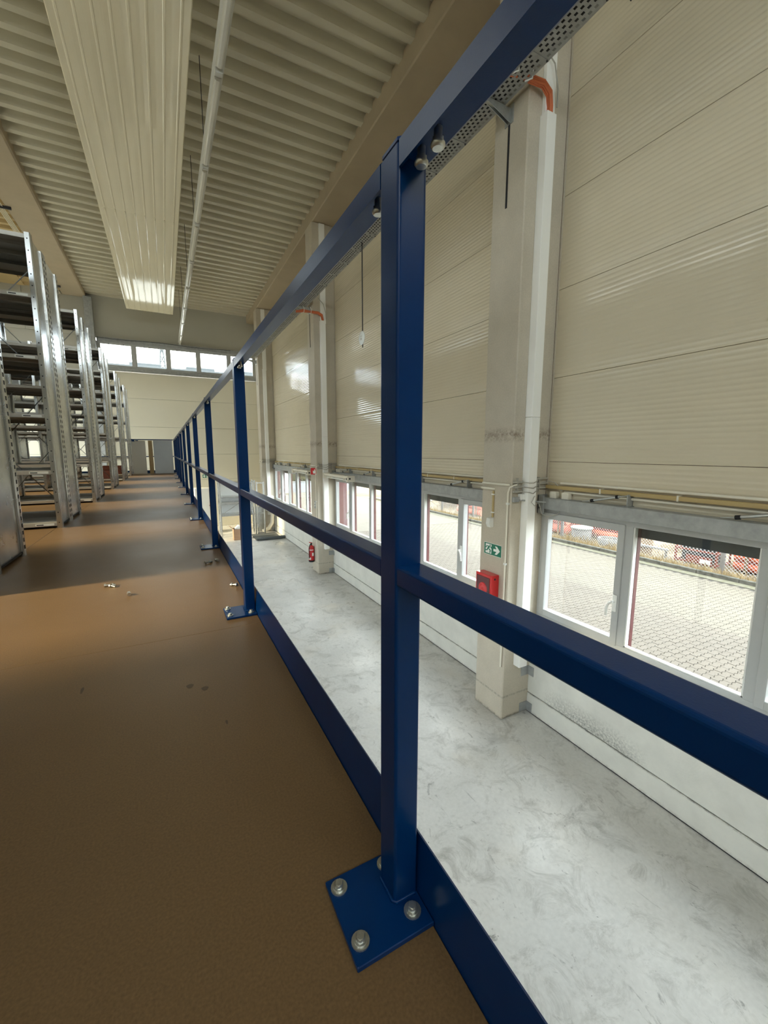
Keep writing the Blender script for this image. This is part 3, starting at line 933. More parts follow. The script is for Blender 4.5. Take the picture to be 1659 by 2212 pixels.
def build_rack(y0, y1, label, nb):
    root = thing('shelving_rack', label, 'rack', (XE - 0.5, y0, 0), 'galvanised shelving racks standing across the deck')
    mid = y0 + 0.44
    H = 2.575
    for b_ in range(nb + 1):
        xr = XE - b_ * RL
        for (ya, yb, hasfront) in ((y0, mid, 1), (mid + 0.015, y1, 0)):
            # frame sheet between uprights
            sp = MB().bbox(xr - 0.038, xr - 0.017, ya + 0.062, yb - 0.062, 0.02, H - 0.01, 0.002)
            pan = obj('side_panel', sp, M['galv_rack'], root)
            if b_ == 0:
                # folded foot dark edge
                obj('panel_fold', MB().box(xr - 0.017, xr - 0.012, ya + 0.065, yb - 0.065, 0.02, 0.035), M['dark'], pan)
            for (ua, ub) in ((ya, ya + 0.055), (yb - 0.055, yb)):
                up = obj('upright', MB().prism([(xr - 0.042, ua), (xr - 0.008, ua), (xr, ua + 0.004), (xr, ua + 0.009), (xr - 0.001, ua + 0.011), (xr - 0.001, ub - 0.011), (xr, ub - 0.009), (xr, ub - 0.004), (xr - 0.008, ub), (xr - 0.042, ub), (xr - 0.042, ub - 0.004), (xr - 0.010, ub - 0.006), (xr - 0.010, ua + 0.006), (xr - 0.042, ua + 0.004)], 2, 0.0, H), M['galv_rack'], root)
                if b_ == 0:
                    hb = MB()
                    zz = 0.05
                    step = 0.050
                    front = (ua == y0)
                    while zz < H - 0.03:
                        if not front:
                            hb.box(xr - 0.0020, xr - 0.0002, (ua + ub) / 2 - 0.0105, (ua + ub) / 2 + 0.0105, zz, zz + step * 0.52)
                        else:
                            hb.box(xr - 0.028, xr - 0.020, ua - 0.0008, ua + 0.0005, zz, zz + 0.009)
                            zz += 0.045
                        zz += step
                    obj('slot_holes', hb, M['black'], up, kind='stuff')
    for b_ in range(nb):
        xa, xb = XE - (b_ + 1) * RL + 0.0, XE - b_ * RL - 0.043
        for (ya, yb, unit) in ((y0, mid, 0), (mid + 0.015, y1, 1)):
            for k, z in enumerate(LEV):
                zz = z + (0.0 if unit == 0 else 0.0)
                sh = MB().box(xa, xb, ya + 0.006, yb - 0.006, zz - 0.002, zz)
                sh.box(xa, xb, ya + 0.004, ya + 0.007, zz - 0.036, zz).box(xa, xb, yb - 0.007, yb - 0.004, zz - 0.036, zz)
                sh.box(xa, xb, ya + 0.004, ya + 0.018, zz - 0.036, zz - 0.034).box(xa, xb, (ya + yb) / 2 - 0.02, (ya + yb) / 2 + 0.02, zz - 0.03, zz - 0.002)
                s_ = obj('shelf', sh, M['fascia'] if b_ == 0 and unit == 0 else M['shelf'], root)
                if b_ == 0 and unit == 0 and k not in (5,):
                    obj('label_strip', MB().box(xb - 0.16, xb - 0.02, ya + 0.002, ya + 0.004, zz - 0.028, zz - 0.008), M['signwhite'], s_)
                    obj('label_print', MB().box(xb - 0.152, xb - 0.10, ya + 0.0012, ya + 0.002, zz - 0.022, zz - 0.014), M['black'], s_)
        br = MB()
        for (za, zb) in ((0.15, 1.35), (1.35, 2.5)):
            br.tube([(xa, mid + 0.007, za), (xb, mid + 0.007, zb)], 0.005, 5).tube([(xb, mid + 0.007, za), (xa, mid + 0.007, zb)], 0.005, 5)
        obj('cross_brace', br, M['galv_matt'], root)
    return root


rl = ['shelving rack just left of the camera, outside the picture edge', 'nearest galvanised rack, cut off by the left picture edge',
      'second galvanised rack from the left edge, with white labels on its shelf fronts', 'third galvanised rack along the walkway',
      'fourth galvanised rack along the walkway', 'fifth galvanised rack along the walkway', 'farthest galvanised rack, beside the end guardrail']
for (y0, y1), lb, i in zip(RACKS, rl, range(7)):
    build_rack(y0, y1, lb, 4)
# red-brown boxes on a far rack
one('carton', MB().bbox(-1.60, -1.15, 14.30, 14.60, 0.056, 0.30, 0.004), M['tape'], 'reddish brown carton on the bottom shelf of the farthest rack', 'box')
one('carton', MB().bbox(-1.52, -1.10, 11.95, 12.25, 0.056, 0.26, 0.004), M['tape'], 'dark brown carton on the bottom shelf of the fifth rack', 'box')

# ------------------------------------------------------------------ ceiling services
rp = thing('radiant_heating_panel', 'long cream radiant heating panel hung under the roof', 'heater', (-0.11, 6, 5.65))
x0, x1 = -0.86, 0.61


def radiant(ya, yb):
    prof = [(x0, 5.75), (x0, 5.665), (x0 + 0.012, 5.65)]
    n = 8
    w = (x1 - x0 - 0.024) / n
    for k in range(n):
        a = x0 + 0.012 + k * w
        prof += [(a + w * 0.10, 5.650), (a + w * 0.40, 5.653), (a + w * 0.44, 5.648), (a + w * 0.50, 5.646), (a + w * 0.56, 5.648), (a + w * 0.60, 5.653), (a + w * 0.94, 5.650)]
    prof += [(x1 - 0.012, 5.65), (x1, 5.665), (x1, 5.75)]
    prof += [(x1 - 0.004, 5.75), (x1 - 0.006, 5.67), (x0 + 0.006, 5.67), (x0 + 0.004, 5.75)]
    return MB().prism(prof, 1, ya, yb)


for a, c in ((YB + 0.3, 3.9), (3.902, 10.9), (10.902, 17.8)):
    o = obj('panel_strip', radiant(a, c), M['radiant'], rp)
n = 8
w = (x1 - x0 - 0.024) / n
for k in range(n):
    xx = x0 + 0.012 + (k + 0.5) * w
    obj('pipe_joint', MB().tube([(xx, 10.85, 5.642), (xx, 10.95, 5.642)], 0.011, 8), M['radiant'], rp)
for yy in (1.0, 4.5, 8.0, 11.5, 14.5, 17.2):
    obj('hanger_bar', MB().box(x0 + 0.05, x1 - 0.05, yy, yy + 0.04, 5.675, 5.71), M['galv'], rp)
    for xx in (x0 + 0.1, x1 - 0.1):
        obj('hanger_chain', MB().tube([(xx, yy + 0.02, 5.71), (xx, yy + 0.02, ZC - 0.001)], 0.005, 5), M['galv_matt'], rp)

lt = thing('light_trunking', 'slim white continuous strip light hanging beside the heating panel', 'lamp', (0.84, 10, 5.0))
NODES = [YB + 0.5, -1.5, 0.3, 2.1, 3.91, 5.72, 7.54, 9.35, 11.13, 12.9, 14.7, 16.4, 18.1, 19.55]
for a, c in zip(NODES[:-1], NODES[1:]):
    s_ = obj('trunk_section', MB().prism([(0.780, 5.115), (0.900, 5.115), (0.905, 5.085), (0.870, 5.045), (0.810, 5.045), (0.775, 5.085)], 1, a, c), M['trunk'], lt)
    obj('tube_cover', MB().prism([(0.800 + 0.0, 5.045), (0.880, 5.045), (0.872, 5.018), (0.856, 5.006), (0.824, 5.006), (0.808, 5.018)], 1, a + 0.09, c - 0.09), M['tube'], s_)
    obj('lamp_holder', MB().bbox(0.795, 0.885, c - 0.05, c + 0.02, 4.995, 5.05, 0.006), M['trunk'], s_)
for yy in (5.2, 7.5, 9.86, 12.7, 15.5, 17.64):
    obj('suspension_rod', MB().tube([(0.84, yy, 5.1), (0.84, yy, ZC - 0.001)], 0.006, 5), M['dark'], lt)
    obj('rod_clip', MB().box(0.79, 0.89, yy - 0.02, yy + 0.02, 5.10, 5.13), M['galv_matt'], lt)

# cable bundle along the left roof beam
cb = thing('cable_bundle', 'bundle of pale cables clipped along the left roof beam', 'cable', (-3.0, 8, 6.3), None)
for k in range(4):
    obj('cable', MB().tube([(-2.96 - k * 0.035, YB + 0.1, 6.345), (-2.96 - k * 0.035, 8, 6.335), (-2.96 - k * 0.035, YF - 0.1, 6.345)], 0.012, 6), M['cream'], cb)
for k in range(11):
    yy = 1.2 + k * 1.75
    obj('clamp', MB().box(-3.10, -2.80, yy, yy + 0.04, 6.30, 6.358), M['dark'], cb)

# cable tray with real slots
ct = thing('cable_tray', 'perforated galvanised cable tray running along the column fronts', 'cable tray', (3.27, 9.5, 4.30))
TX0, TX1, TZ = 3.10, 3.42, 4.33
mb = MB()
cols_x = []
xx = TX0
pat = []
nx = 6
wx = (TX1 - TX0)
edges = [TX0]
for k in range(nx):
    a = TX0 + 0.02 + k * (wx - 0.04) / nx
    edges += [a + 0.012, a + (wx - 0.04) / nx - 0.012]
edges.append(TX1)
yy = 2.0
dy = 0.030
r = 0
YT0, YT1 = 2.0, 17.3
ny = int((YT1 - YT0) / dy)
vs, fs = [], []
for j in range(ny + 1):
    for e in edges:
        vs.append((e, YT0 + j * dy, TZ))
ne = len(edges)
for j in range(ny):
    solid_row = (j % 20) in (0, 1)
    for i in range(ne - 1):
        hole = (i % 2 == 1) and ((j + (i // 2)) % 2 == 0) and not solid_row
        if not hole:
            a = j * ne + i
            fs.append((a, a + ne, a + ne + 1, a + 1))
mb.add(vs, fs)
mb.box(TX0 - 0.002, TX0, YT0, YT1, TZ, TZ + 0.06).box(TX1, TX1 + 0.002, YT0, YT1, TZ, TZ + 0.06)
obj('tray_base', mb, M['galv_matt'], ct)
k = 0
yy = YT0 + 0.02
cross = MB()
while yy < YT1:
    obj('cross_rib', MB().box(TX0, TX1, yy, yy + 0.014, TZ - 0.006, TZ - 0.001), M['galv_matt'], ct)
    obj('rib_bolt', MB().lathe((TX1 - 0.02, yy + 0.007, TZ - 0.006), [(0.008, 0), (0.008, -0.010)], 2, 6), M['dark'], ct)
    yy += 0.60
for (c0, c1) in COLS[1:]:
    yb_ = c0 + 0.27
    b_ = MB().box(TX0 - 0.06, 3.50, yb_ - 0.02, yb_ + 0.02, TZ - 0.05, TZ - 0.010).box(3.49, 3.50, yb_ - 0.06, yb_ + 0.06, TZ - 0.16, TZ + 0.02)
    b_.poly([(3.49, yb_ - 0.02, TZ - 0.15), (3.49, yb_ - 0.02, TZ - 0.05), (3.20, yb_ - 0.02, TZ - 0.05)], (0, 0.004, 0))
    b_.poly([(3.49, yb_ + 0.016, TZ - 0.15), (3.49, yb_ + 0.016, TZ - 0.05), (3.20, yb_ + 0.016, TZ - 0.05)], (0, 0.004, 0))
    obj('bracket', b_, M['galv'], ct)
obj('dangling_cable', MB().tube([(3.40, 2.46, 4.32), (3.42, 2.44, 4.22), (3.405, 2.42, 4.15), (3.38, 2.44, 4.19), (3.375, 2.46, 4.32)], 0.006, 6), M['dark'], ct)
# cables lying in the tray
for k in range(5):
    obj('cable', MB().tube([(3.16 + k * 0.045, YT0 + 0.1, TZ + 0.016), (3.17 + k * 0.045, 9, TZ + 0.016), (3.16 + k * 0.045, YT1 - 0.1, TZ + 0.016)], 0.014, 6), M['dark'], ct)
# orange cables leaving the tray at the first two columns
for i, (c0, c1) in enumerate(COLS[1:3]):
    oc = thing('orange_cable_bundle', ['orange cable bundle looping from tray into the duct of the near column', 'orange cable bundle at the head of the second column'][i], 'cable', (3.6, c0 - 0.05, 4.5), 'orange cable bundles')
    for k in range(9):
        q = k * 0.017
        zt_ = 4.46 if i == 0 else 4.22
        w2 = (k % 3) * 0.017
        h2 = (k // 3) * 0.018
        obj('cable', MB().tube([(3.08, c0 + 0.02 + w2, zt_ - 0.13 + h2), (3.26, c0 - 0.03 + w2, zt_ - 0.12 + h2 + w2), (3.44, c0 - 0.075 + h2, zt_ - 0.115 + w2), (3.60, c0 - 0.10 + h2, zt_ - 0.12 + w2), (3.69 + w2 * 0.6, c0 - 0.09 + h2, zt_ - 0.165 + w2), (3.715 + w2 * 0.7, c0 - 0.08 + h2, zt_ - 0.25), (3.715 + w2 * 0.7, c0 - 0.08 + h2, zt_ - 0.36)], 0.0115, 6), M['orange'], oc)
    for k in range(2):
        xx = 3.24 + k * 0.18
        obj('hook', MB().tube([(xx - 0.02, c0 - 0.09, zt_ + 0.0), (xx, c0 - 0.12, zt_ - 0.06), (xx - 0.01, c0 - 0.12, zt_ - 0.15), (xx - 0.07, c0 - 0.08, zt_ - 0.17)], 0.007, 6), M['white'], oc)
    obj('grey_cable', MB().tube([(3.62, c0 - 0.05, zt_ + 0.26), (3.74, c0 - 0.09, zt_ + 0.12), (3.80, c0 - 0.09, zt_ - 0.08), (3.81, c0 - 0.08, zt_ - 0.24)], 0.007, 6), M['cord'], oc)

# round disk hanging from the tray
hd = thing('hanging_disk', 'round white disk on a dark rod hanging from the cable tray', 'sign', (3.3, 7.13, 2.6))
obj('rod', MB().tube([(3.3, 7.14, 2.58), (3.3, 7.14, TZ)], 0.010, 6), M['dark'], hd)
obj('disk', MB().lathe((3.28, 7.13, 2.735), [(0.02, -0.012), (0.115, -0.008), (0.12, 0), (0.115, 0.006)], 0, 24), M['signwhite'], hd)
obj('print', MB().box(3.2675, 3.2678, 7.10, 7.16, 2.76, 2.77).box(3.2675, 3.2678, 7.12, 7.15, 2.70, 2.74), M['cord'], hd)

# ------------------------------------------------------------------ conduits, openers, boxes above the windows
wn_ = ['nearest', 'middle', 'farthest']
for i, (y0, y1) in enumerate(BAYS):
    t = thing('wall_conduits', 'cream and ocher conduits running above the %s window band' % wn_[i], 'conduit', (XW - 0.03, (y0 + y1) / 2, 0.3), 'horizontal conduits above the window bands')
    obj('conduit', MB().cyl((XW - 0.022, y0 + 0.05, 0.355), (XW - 0.022, y1 - 0.22, 0.355), 0.014, 8), M['cream'], t)
    obj('square_duct', MB().bbox(XW - 0.055, XW - 0.003, y0 + 0.02, y1 - 0.03, 0.285, 0.325, 0.003), M['ocher'], t)
    obj('conduit', MB().cyl((XW - 0.022, y0 + 0.05, 0.255), (XW - 0.022, y1 - 0.28, 0.255), 0.014, 8), M['cream'], t)
    yy = y0 + 0.5
    while yy < y1 - 0.3:
        obj('clip', MB().box(XW - 0.060, XW - 0.002, yy, yy + 0.016, 0.278, 0.332), M['cream'], t)
        yy += 0.75
    for k, ya in enumerate([y1 - 0.68, y1 - 1.95, y1 - 3.9, y1 - 5.2]):
        if ya < y0 + 0.6:
            continue
        q = thing('window_opener', '%s window opener arm above the %s window band' % (['first', 'second', 'third', 'fourth'][k], wn_[i]), 'opener', (XW - 0.08, ya, 0.18), 'window opener arms above the window bands')
        obj('cylinder', MB().cyl((XW - 0.10, ya, 0.205), (XW - 0.085, ya - 0.30, 0.275), 0.013, 8), M['galv'], q)
        obj('rod', MB().cyl((XW - 0.105, ya + 0.10, 0.19), (XW - 0.10, ya, 0.205), 0.006, 6).cyl((XW - 0.085, ya - 0.30, 0.275), (XW - 0.08, ya - 0.40, 0.295), 0.006, 6), M['galv'], q)
        obj('collar', MB().cyl((XW - 0.10, ya + 0.005, 0.204), (XW - 0.099, ya - 0.03, 0.211), 0.017, 8).cyl((XW - 0.087, ya - 0.26, 0.266), (XW - 0.086, ya - 0.285, 0.272), 0.017, 8), M['black'], q)
        obj('bracket', MB().box(XW - 0.09, XW - 0.002, ya - 0.385, ya - 0.375, 0.18, 0.30).box(XW - 0.095, XW - 0.002, ya - 0.40, ya - 0.33, 0.18, 0.187), M['galv_matt'], q)
    for k in range(2):
        jb = MB().bbox(XW - 0.075, XW - 0.002, y1 - 0.20 - k * 0.17, y1 - 0.11 - k * 0.17, 0.175, 0.255, 0.006)
        one('junction_box', jb, M['cream'], '%s cream junction box above the %s lintel' % (['left', 'right'][k], wn_[i]), 'box', 'junction boxes above the lintels')
    dc = MB().tube([(XW - 0.03, y1 - 0.04, 0.37), (XW - 0.05, y1 - 0.16, 0.36), (XW - 0.05, y1 - 0.24, 0.30), (XW - 0.04, y1 - 0.26, 0.26)], 0.005, 6)
    one('looping_cable', dc, M['cord'], 'thin grey cable looping beside the junction boxes of the %s window band' % wn_[i], 'cable', 'looping cables by the junction boxes')
# rod from column to lintel with drooping cable (near column)
t = thing('tie_rod', 'grey rod spanning from the near column to the lintel, cable tied on', 'rod', (3.75, 3.45, 0.15))
obj('rod', MB().cyl((3.54, 3.51, 0.17), (XW - 0.15, 3.40, 0.13), 0.010, 8), M['galv_matt'], t)
obj('end_bracket', MB().bbox(3.51, 3.60, 3.495, 3.529, 0.14, 0.20, 0.004), M['galv_matt'], t)
obj('loose_cable', MB().tube([(3.76, 3.42, 0.21), (3.70, 3.41, 0.14), (3.74, 3.40, 0.10), (3.80, 3.40, 0.13), (3.83, 3.40, 0.08), (3.86, 3.40, 0.00), (3.93, 3.38, -0.04), (3.98, 3.28, 0.0), (3.95, 3.20, 0.06)], 0.005, 6), M['cord'], t)
one('wall_socket', MB().bbox(3.60, 3.67, 3.48, 3.529, 0.155, 0.235, 0.006), M['white'], 'small white socket on the side of the near column', 'socket')

# column front items, near column
t = thing('motion_sensor', 'white wedge shaped sensor on the near column front', 'sensor', (3.47, 3.84, -0.21))
obj('body', MB().poly([(3.499, 3.800, -0.195), (3.499, 3.800, -0.075), (3.44, 3.800, -0.085), (3.43, 3.800, -0.15), (3.45, 3.800, -0.195)], (0, 0.06, 0)), M['white'], t)
obj('cable_cover', MB().bbox(3.483, 3.499, 3.80, 3.825, -0.075, 0.25, 0.003), M['ocher'], t)
for z in (0.20, -0.02):
    obj('clip', MB().box(3.478, 3.499, 3.79, 3.835, z, z + 0.014), M['white'], t)


def exit_sign(name, label, plane, cx, cz, w, h, arrow_right, parent=None, facing='x'):
    """green escape sign; plane is the coordinate of the wall it hangs on"""
    t = thing(name, label, 'sign', (plane, cx, cz) if facing == 'x' else (cx, plane, cz), 'green escape route signs')

    def P(u, v, d):
        # u to the right as seen by the viewer
        return (plane - d, cx - u, cz + v) if facing == 'x' else (cx + u, plane - d, cz + v)
    off = (-0.0012, 0, 0) if facing == 'x' else (0, -0.0012, 0)

    def shape(pts, d):
        return MB().poly([P(u * w, v * h, d) for u, v in pts], off)
    obj('board', MB().poly([P(u * w, v * h, 0.001) for u, v in ((-.5, -.5), (.5, -.5), (.5, .5), (-.5, .5))], (-0.003, 0, 0) if facing == 'x' else (0, -0.003, 0)), M['signwhite'], t)
    obj('green_field', shape([(-.485, -.47), (.485, -.47), (.485, .47), (-.485, .47)], 0.0045), M['green'], t)
    s = 1 if arrow_right else -1
    d = 0.006
    obj('door_symbol', shape([(s * -.40, -.38), (s * -.06, -.38), (s * -.06, .40), (s * -.40, .40)], d), M['signwhite'], t)
    man = MB()
    for pts in ([(-.30, .02), (-.22, -.02), (-.13, .20), (-.21, .24)],            # torso
                [(-.22, -.02), (-.15, .02), (-.09, -.12), (-.12, -.34), (-.17, -.33), (-.155, -.14)],   # fore leg
                [(-.30, .03), (-.23, -.03), (-.30, -.18), (-.40, -.20), (-.39, -.11), (-.32, -.10)],    # hind leg
                [(-.16, .22), (-.12, .17), (-.07, .06), (-.03, .10), (-.08, .22)],   # arm
                [(-.21, .24), (-.23, .17), (-.33, .16), (-.36, .04), (-.40, .06), (-.36, .22)]):
        man.v += []
        q = [P(s * u * w, v * h, d + 0.0013) for u, v in pts]
        man.poly(q, off)
    hp = [(-.145 + .035 * math.cos(a), .31 + .065 * math.sin(a)) for a in [k * math.pi / 4 for k in range(8)]]
    man.poly([P(s * u * w, v * h, d + 0.0013) for u, v in hp], off)
    obj('running_figure', man, M['green'], t)
    ar = [(.06, -.10), (.23, -.10), (.14, -.34), (.25, -.34), (.42, 0), (.25, .34), (.14, .34), (.23, .10), (.06, .10)]
    obj('arrow', shape([(s * u, v) for u, v in ar], d), M['signwhite'], t)
    return t


exit_sign('exit_sign', 'green running man sign with right arrow on the near column', 3.50, 3.795, -0.475, 0.305, 0.150, True)
exit_sign('exit_sign', 'small green arrow sign low on the far wall between two posts', YF, 1.53, -0.36, 0.27, 0.15, False, facing='y')

t = thing('alarm_box', 'red box with dark round window on the near column front', 'alarm', (3.44, 3.80, -1.1))
obj('housing', MB().bbox(3.375, 3.499, 3.665, 3.945, -1.10, -0.765, 0.006), M['red'], t)
obj('window', MB().bbox(3.370, 3.376, 3.69, 3.925, -1.07, -0.80, 0.002), M['darkred'], t)
obj('bell', MB().lathe((3.370, 3.805, -0.95), [(0.075, 0.002), (0.075, -0.004), (0.05, -0.008), (0.045, -0.005), (0.02, -0.006), (0.018, -0.010)], 0, 24), M['red'], t)
obj('lock', MB().box(3.42, 3.44, 3.660, 3.666, -0.82, -0.80).box(3.42, 3.44, 3.660, 3.666, -1.06, -1.04), M['black'], t)

# second column items
t = thing('fire_sign', 'red fire extinguisher sign on the second column', 'sign', (3.45, 10.8, 0.1))
obj('board', MB().poly([(3.50, 10.52, 0.115), (3.37, 10.58, 0.115), (3.37, 10.58, 0.285), (3.50, 10.52, 0.285)], (0, 0.003, 0)).poly([(3.37, 10.58, 0.115), (3.498, 10.80, 0.115), (3.498, 10.80, 0.285), (3.37, 10.58, 0.285)], (-0.003, 0, 0)), M['red'], t)
obj('extinguisher_symbol', MB().poly([(3.405, 10.66, 0.13), (3.45, 10.73, 0.13), (3.45, 10.73, 0.225), (3.405, 10.66, 0.225)], (-0.012, 0, 0)).poly([(3.42, 10.68, 0.225), (3.44, 10.71, 0.225), (3.44, 10.71, 0.26), (3.42, 10.68, 0.26)], (-0.012, 0, 0)), M['signwhite'], t)
obj('flame_symbol', MB().poly([(3.42, 10.555, 0.14), (3.47, 10.532, 0.14), (3.475, 10.53, 0.20), (3.455, 10.54, 0.26), (3.44, 10.545, 0.20), (3.415, 10.557, 0.22)], (0, -0.004, 0)), M['signwhite'], t)

t = thing('fire_extinguisher', 'red fire extinguisher hanging on the second column', 'extinguisher', (3.42, 10.86, -2.33))
obj('cylinder', MB().lathe((3.42, 10.86, -2.27), [(0.072, 0), (0.076, 0.012), (0.076, 0.34), (0.066, 0.385), (0.035, 0.415), (0.022, 0.425), (0.022, 0.445)], 2, 20), M['red'], t)
obj('foot_ring', MB().lathe((3.42, 10.86, -2.315), [(0.070, 0), (0.079, 0.006), (0.079, 0.05), (0.074, 0.055)], 2, 20), M['black'], t)
obj('valve', MB().bbox(3.395, 3.445, 10.845, 10.875, -1.83, -1.79, 0.004).cyl((3.42, 10.86, -1.83), (3.42, 10.86, -1.85), 0.024, 10), M['black'], t)
obj('lever', MB().poly([(3.36, 10.855, -1.775), (3.45, 10.855, -1.79), (3.45, 10.855, -1.775), (3.36, 10.855, -1.75)], (0, 0.014, 0)), M['red'], t)
obj('hose', MB().tube([(3.40, 10.85, -1.81), (3.36, 10.80, -1.83), (3.335, 10.79, -1.92), (3.335, 10.79, -2.1), (3.345, 10.80, -2.2)], 0.011, 8), M['black'], t)
for (z0, z1, a0, a1) in ((-2.14, -2.05, -95, -50), (-2.24, -2.18, -170, -120), (-1.98, -1.96, -170, -60)):
    pts = [(3.42 + 0.0775 * math.cos(math.radians(a0 + (a1 - a0) * k / 5)), 10.86 + 0.0775 * math.sin(math.radians(a0 + (a1 - a0) * k / 5))) for k in range(6)]
    lb_ = MB()
    lb_.add([(p[0], p[1], z0) for p in pts] + [(p[0], p[1], z1) for p in pts], [(k, k + 1, 7 + k, 6 + k) for k in range(5)])
    obj('sticker', lb_, M['signwhite'], t)
t = thing('key_switch', 'small grey switch plate on the second column below the red sign', 'switch', (3.495, 10.66, -0.7))
obj('plate', MB().bbox(3.489, 3.499, 10.60, 10.72, -0.80, -0.60, 0.003), M['galv_matt'], t)
obj('lamp', MB().lathe((3.489, 10.66, -0.66), [(0.022, 0), (0.018, -0.01)], 0, 10).lathe((3.489, 10.66, -0.73), [(0.022, 0), (0.018, -0.01)], 0, 10), M['white'], t)

# luminaires by the second column
for i, (ya, yb, lb) in enumerate([(8.75, 10.35, 'cream strip luminaire with tube on brackets right of the second column'), (11.75, 13.35, 'cream strip luminaire with tube left of the second column')]):
    t = thing('strip_luminaire', lb, 'lamp', (3.72, (ya + yb) / 2, 0.05), 'cream strip luminaires by the window wall')
    obj('housing', MB().prism([(3.64, 0.155), (3.80, 0.155), (3.80, 0.115), (3.76, 0.09), (3.68, 0.09), (3.64, 0.115)], 1, ya, yb), M['cream'], t)
    obj('end_block', MB().bbox(3.62, 3.81, ya - 0.05, ya + 0.05, 0.03, 0.165, 0.01), M['cream'], t)
    obj('end_block', MB().bbox(3.62, 3.81, yb - 0.05, yb + 0.05, 0.03, 0.165, 0.01), M['cream'], t)
    obj('socket_hole', MB().box(3.66, 3.70, ya - 0.0515, ya - 0.049, 0.08, 0.12).box(3.618, 3.621, ya - 0.02, ya + 0.02, 0.07, 0.12), M['black'], t)
    obj('tube', MB().cyl((3.72, ya + 0.05, 0.055), (3.72, yb - 0.05, 0.055), 0.019, 12), M['white'], t)
    for yy in (ya + 0.35, yb - 0.35):
        obj('tube_clip', MB().box(3.69, 3.75, yy, yy + 0.02, 0.03, 0.095), M['cream'], t)
    obj('bracket', MB().box(3.70, XW - 0.12, ya + 0.3, ya + 0.33, 0.155, 0.175).box(3.70, XW - 0.12, yb - 0.33, yb - 0.3, 0.155, 0.175), M['galv'], t)

# ------------------------------------------------------------------ lower hall, far corner
t = thing('lower_rack', 'bluish galvanised rack on the lower floor by the far wall', 'rack', (2.4, 17.2, ZF), None)
for xx in (1.77, 3.06):
    for yy in (16.95, 17.45):
        obj('upright', MB().bbox(xx - 0.03, xx + 0.03, yy - 0.03, yy + 0.03, ZF, -0.42, 0.004), M['galv_rack'], t)
for z, th in ((-0.46, 0.04), (-1.02, 0.05), (-1.24, 0.09), (-1.72, 0.07)):
    obj('shelf', MB().bbox(1.80, 3.03, 16.93, 17.47, z - th, z, 0.003), M['galv_rack'], t)
obj('back_sheet', MB().box(1.80, 3.03, 17.462, 17.468, -1.72, -0.46), M['white'], t)
obj('cross_brace', MB().tube([(1.8, 16.93, -1.72), (2.9, 16.93, -1.0)], 0.008, 5), M['galv_rack'], t)
t = thing('ladder_frame', 'small pale steel frame standing right of the lower rack', 'rack', (3.25, 16.9, ZF))
for xx in (3.12, 3.38):
    obj('upright', MB().bbox(xx - 0.025, xx + 0.025, 16.75, 16.80, ZF, -0.47, 0.003), M['galv_rack'], t)
for z in (-0.5, -1.7, -2.5):
    obj('rung', MB().box(3.14, 3.36, 16.755, 16.795, z - 0.04, z), M['galv_rack'], t)
one('wall_cabinet', MB().bbox(3.55, 3.86, 17.15, 17.42, -1.70, -1.10, 0.01), M['white'], 'white cabinet mounted in the far corner beside the ladder frame', 'cabinet')
t = thing('ventilation_hose', 'fat grey drum with a curved beige hose in the far lower corner', 'hose', (3.4, 17.5, ZF))
obj('drum', MB().lathe((3.35, 17.6, ZF), [(0.22, 0), (0.24, 0.02), (0.24, 1.0), (0.22, 1.04)], 2, 20), M['galv_matt'], t)
obj('hose', MB().tube([(3.72, 17.2, -1.55), (3.78, 17.15, -1.9), (3.74, 17.1, -2.2), (3.58, 17.05, -2.42), (3.35, 17.0, -2.5)], 0.075, 12), M['cream'], t)
t = thing('cardboard_box', 'open cardboard box with white bits on the lower floor', 'box', (2.3, 16.3, ZF))
bb = MB().box(2.10, 2.106, 16.12, 16.48, ZF + 0.001, -2.18).box(2.494, 2.50, 16.12, 16.48, ZF + 0.001, -2.18).box(2.10, 2.50, 16.12, 16.126, ZF + 0.001, -2.18).box(2.10, 2.50, 16.474, 16.48, ZF + 0.001, -2.18).box(2.10, 2.50, 16.12, 16.48, ZF + 0.001, ZF + 0.01)
obj('walls', bb, M['card'], t)
obj('flap', MB().poly([(2.10, 16.12, -2.18), (2.10, 16.48, -2.18), (1.98, 16.48, -2.09), (1.98, 16.12, -2.09)], (0.004, 0, 0.004)), M['card'], t)
obj('flap', MB().poly([(2.50, 16.12, -2.18), (2.50, 16.48, -2.18), (2.60, 16.48, -2.07), (2.60, 16.12, -2.07)], (-0.004, 0, 0.004)), M['card'], t)
one('foam_packing', MB().poly([(2.13, 16.2, -2.30), (2.47, 16.2, -2.30), (2.44, 16.2, -2.15), (2.30, 16.2, -2.05), (2.17, 16.2, -2.16)], (0, 0.2, 0)), M['signwhite'], 'white packing foam sticking out of the cardboard box', 'packing')
# rolled mat
mp_ = [(15.62, -2.50), (15.60, -2.54), (15.62, -2.585), (15.68, -2.59), (15.80, -2.585), (16.2, -2.59), (16.9, -2.585)]
t = thing('rubber_mat', 'dark grey rubber mat with a curled front edge on the lower floor', 'mat', (3.35, 16.2, ZF))
n_ = len(mp_)
pr = [(a, b_) for a, b_ in mp_] + [(a, b_ + 0.012) for a, b_ in reversed(mp_)]
obj('sheet', MB().prism(pr, 0, 2.85, 3.80), M['mat'], t)
ring = [(15.70 + 0.055 * math.cos(a), -2.54 + 0.055 * math.sin(a)) for a in [k * math.pi / 8 for k in range(14)]]
ring2 = [(15.70 + 0.043 * math.cos(a), -2.54 + 0.043 * math.sin(a)) for a in [k * math.pi / 8 for k in range(13, -1, -1)]]
obj('rolled_edge', MB().prism(ring + ring2, 0, 3.02, 3.90), M['mat'], t)
t = thing('white_cabinet', 'white cabinet on the lower floor seen between two far posts', 'cabinet', (1.25, 18.2, ZF))
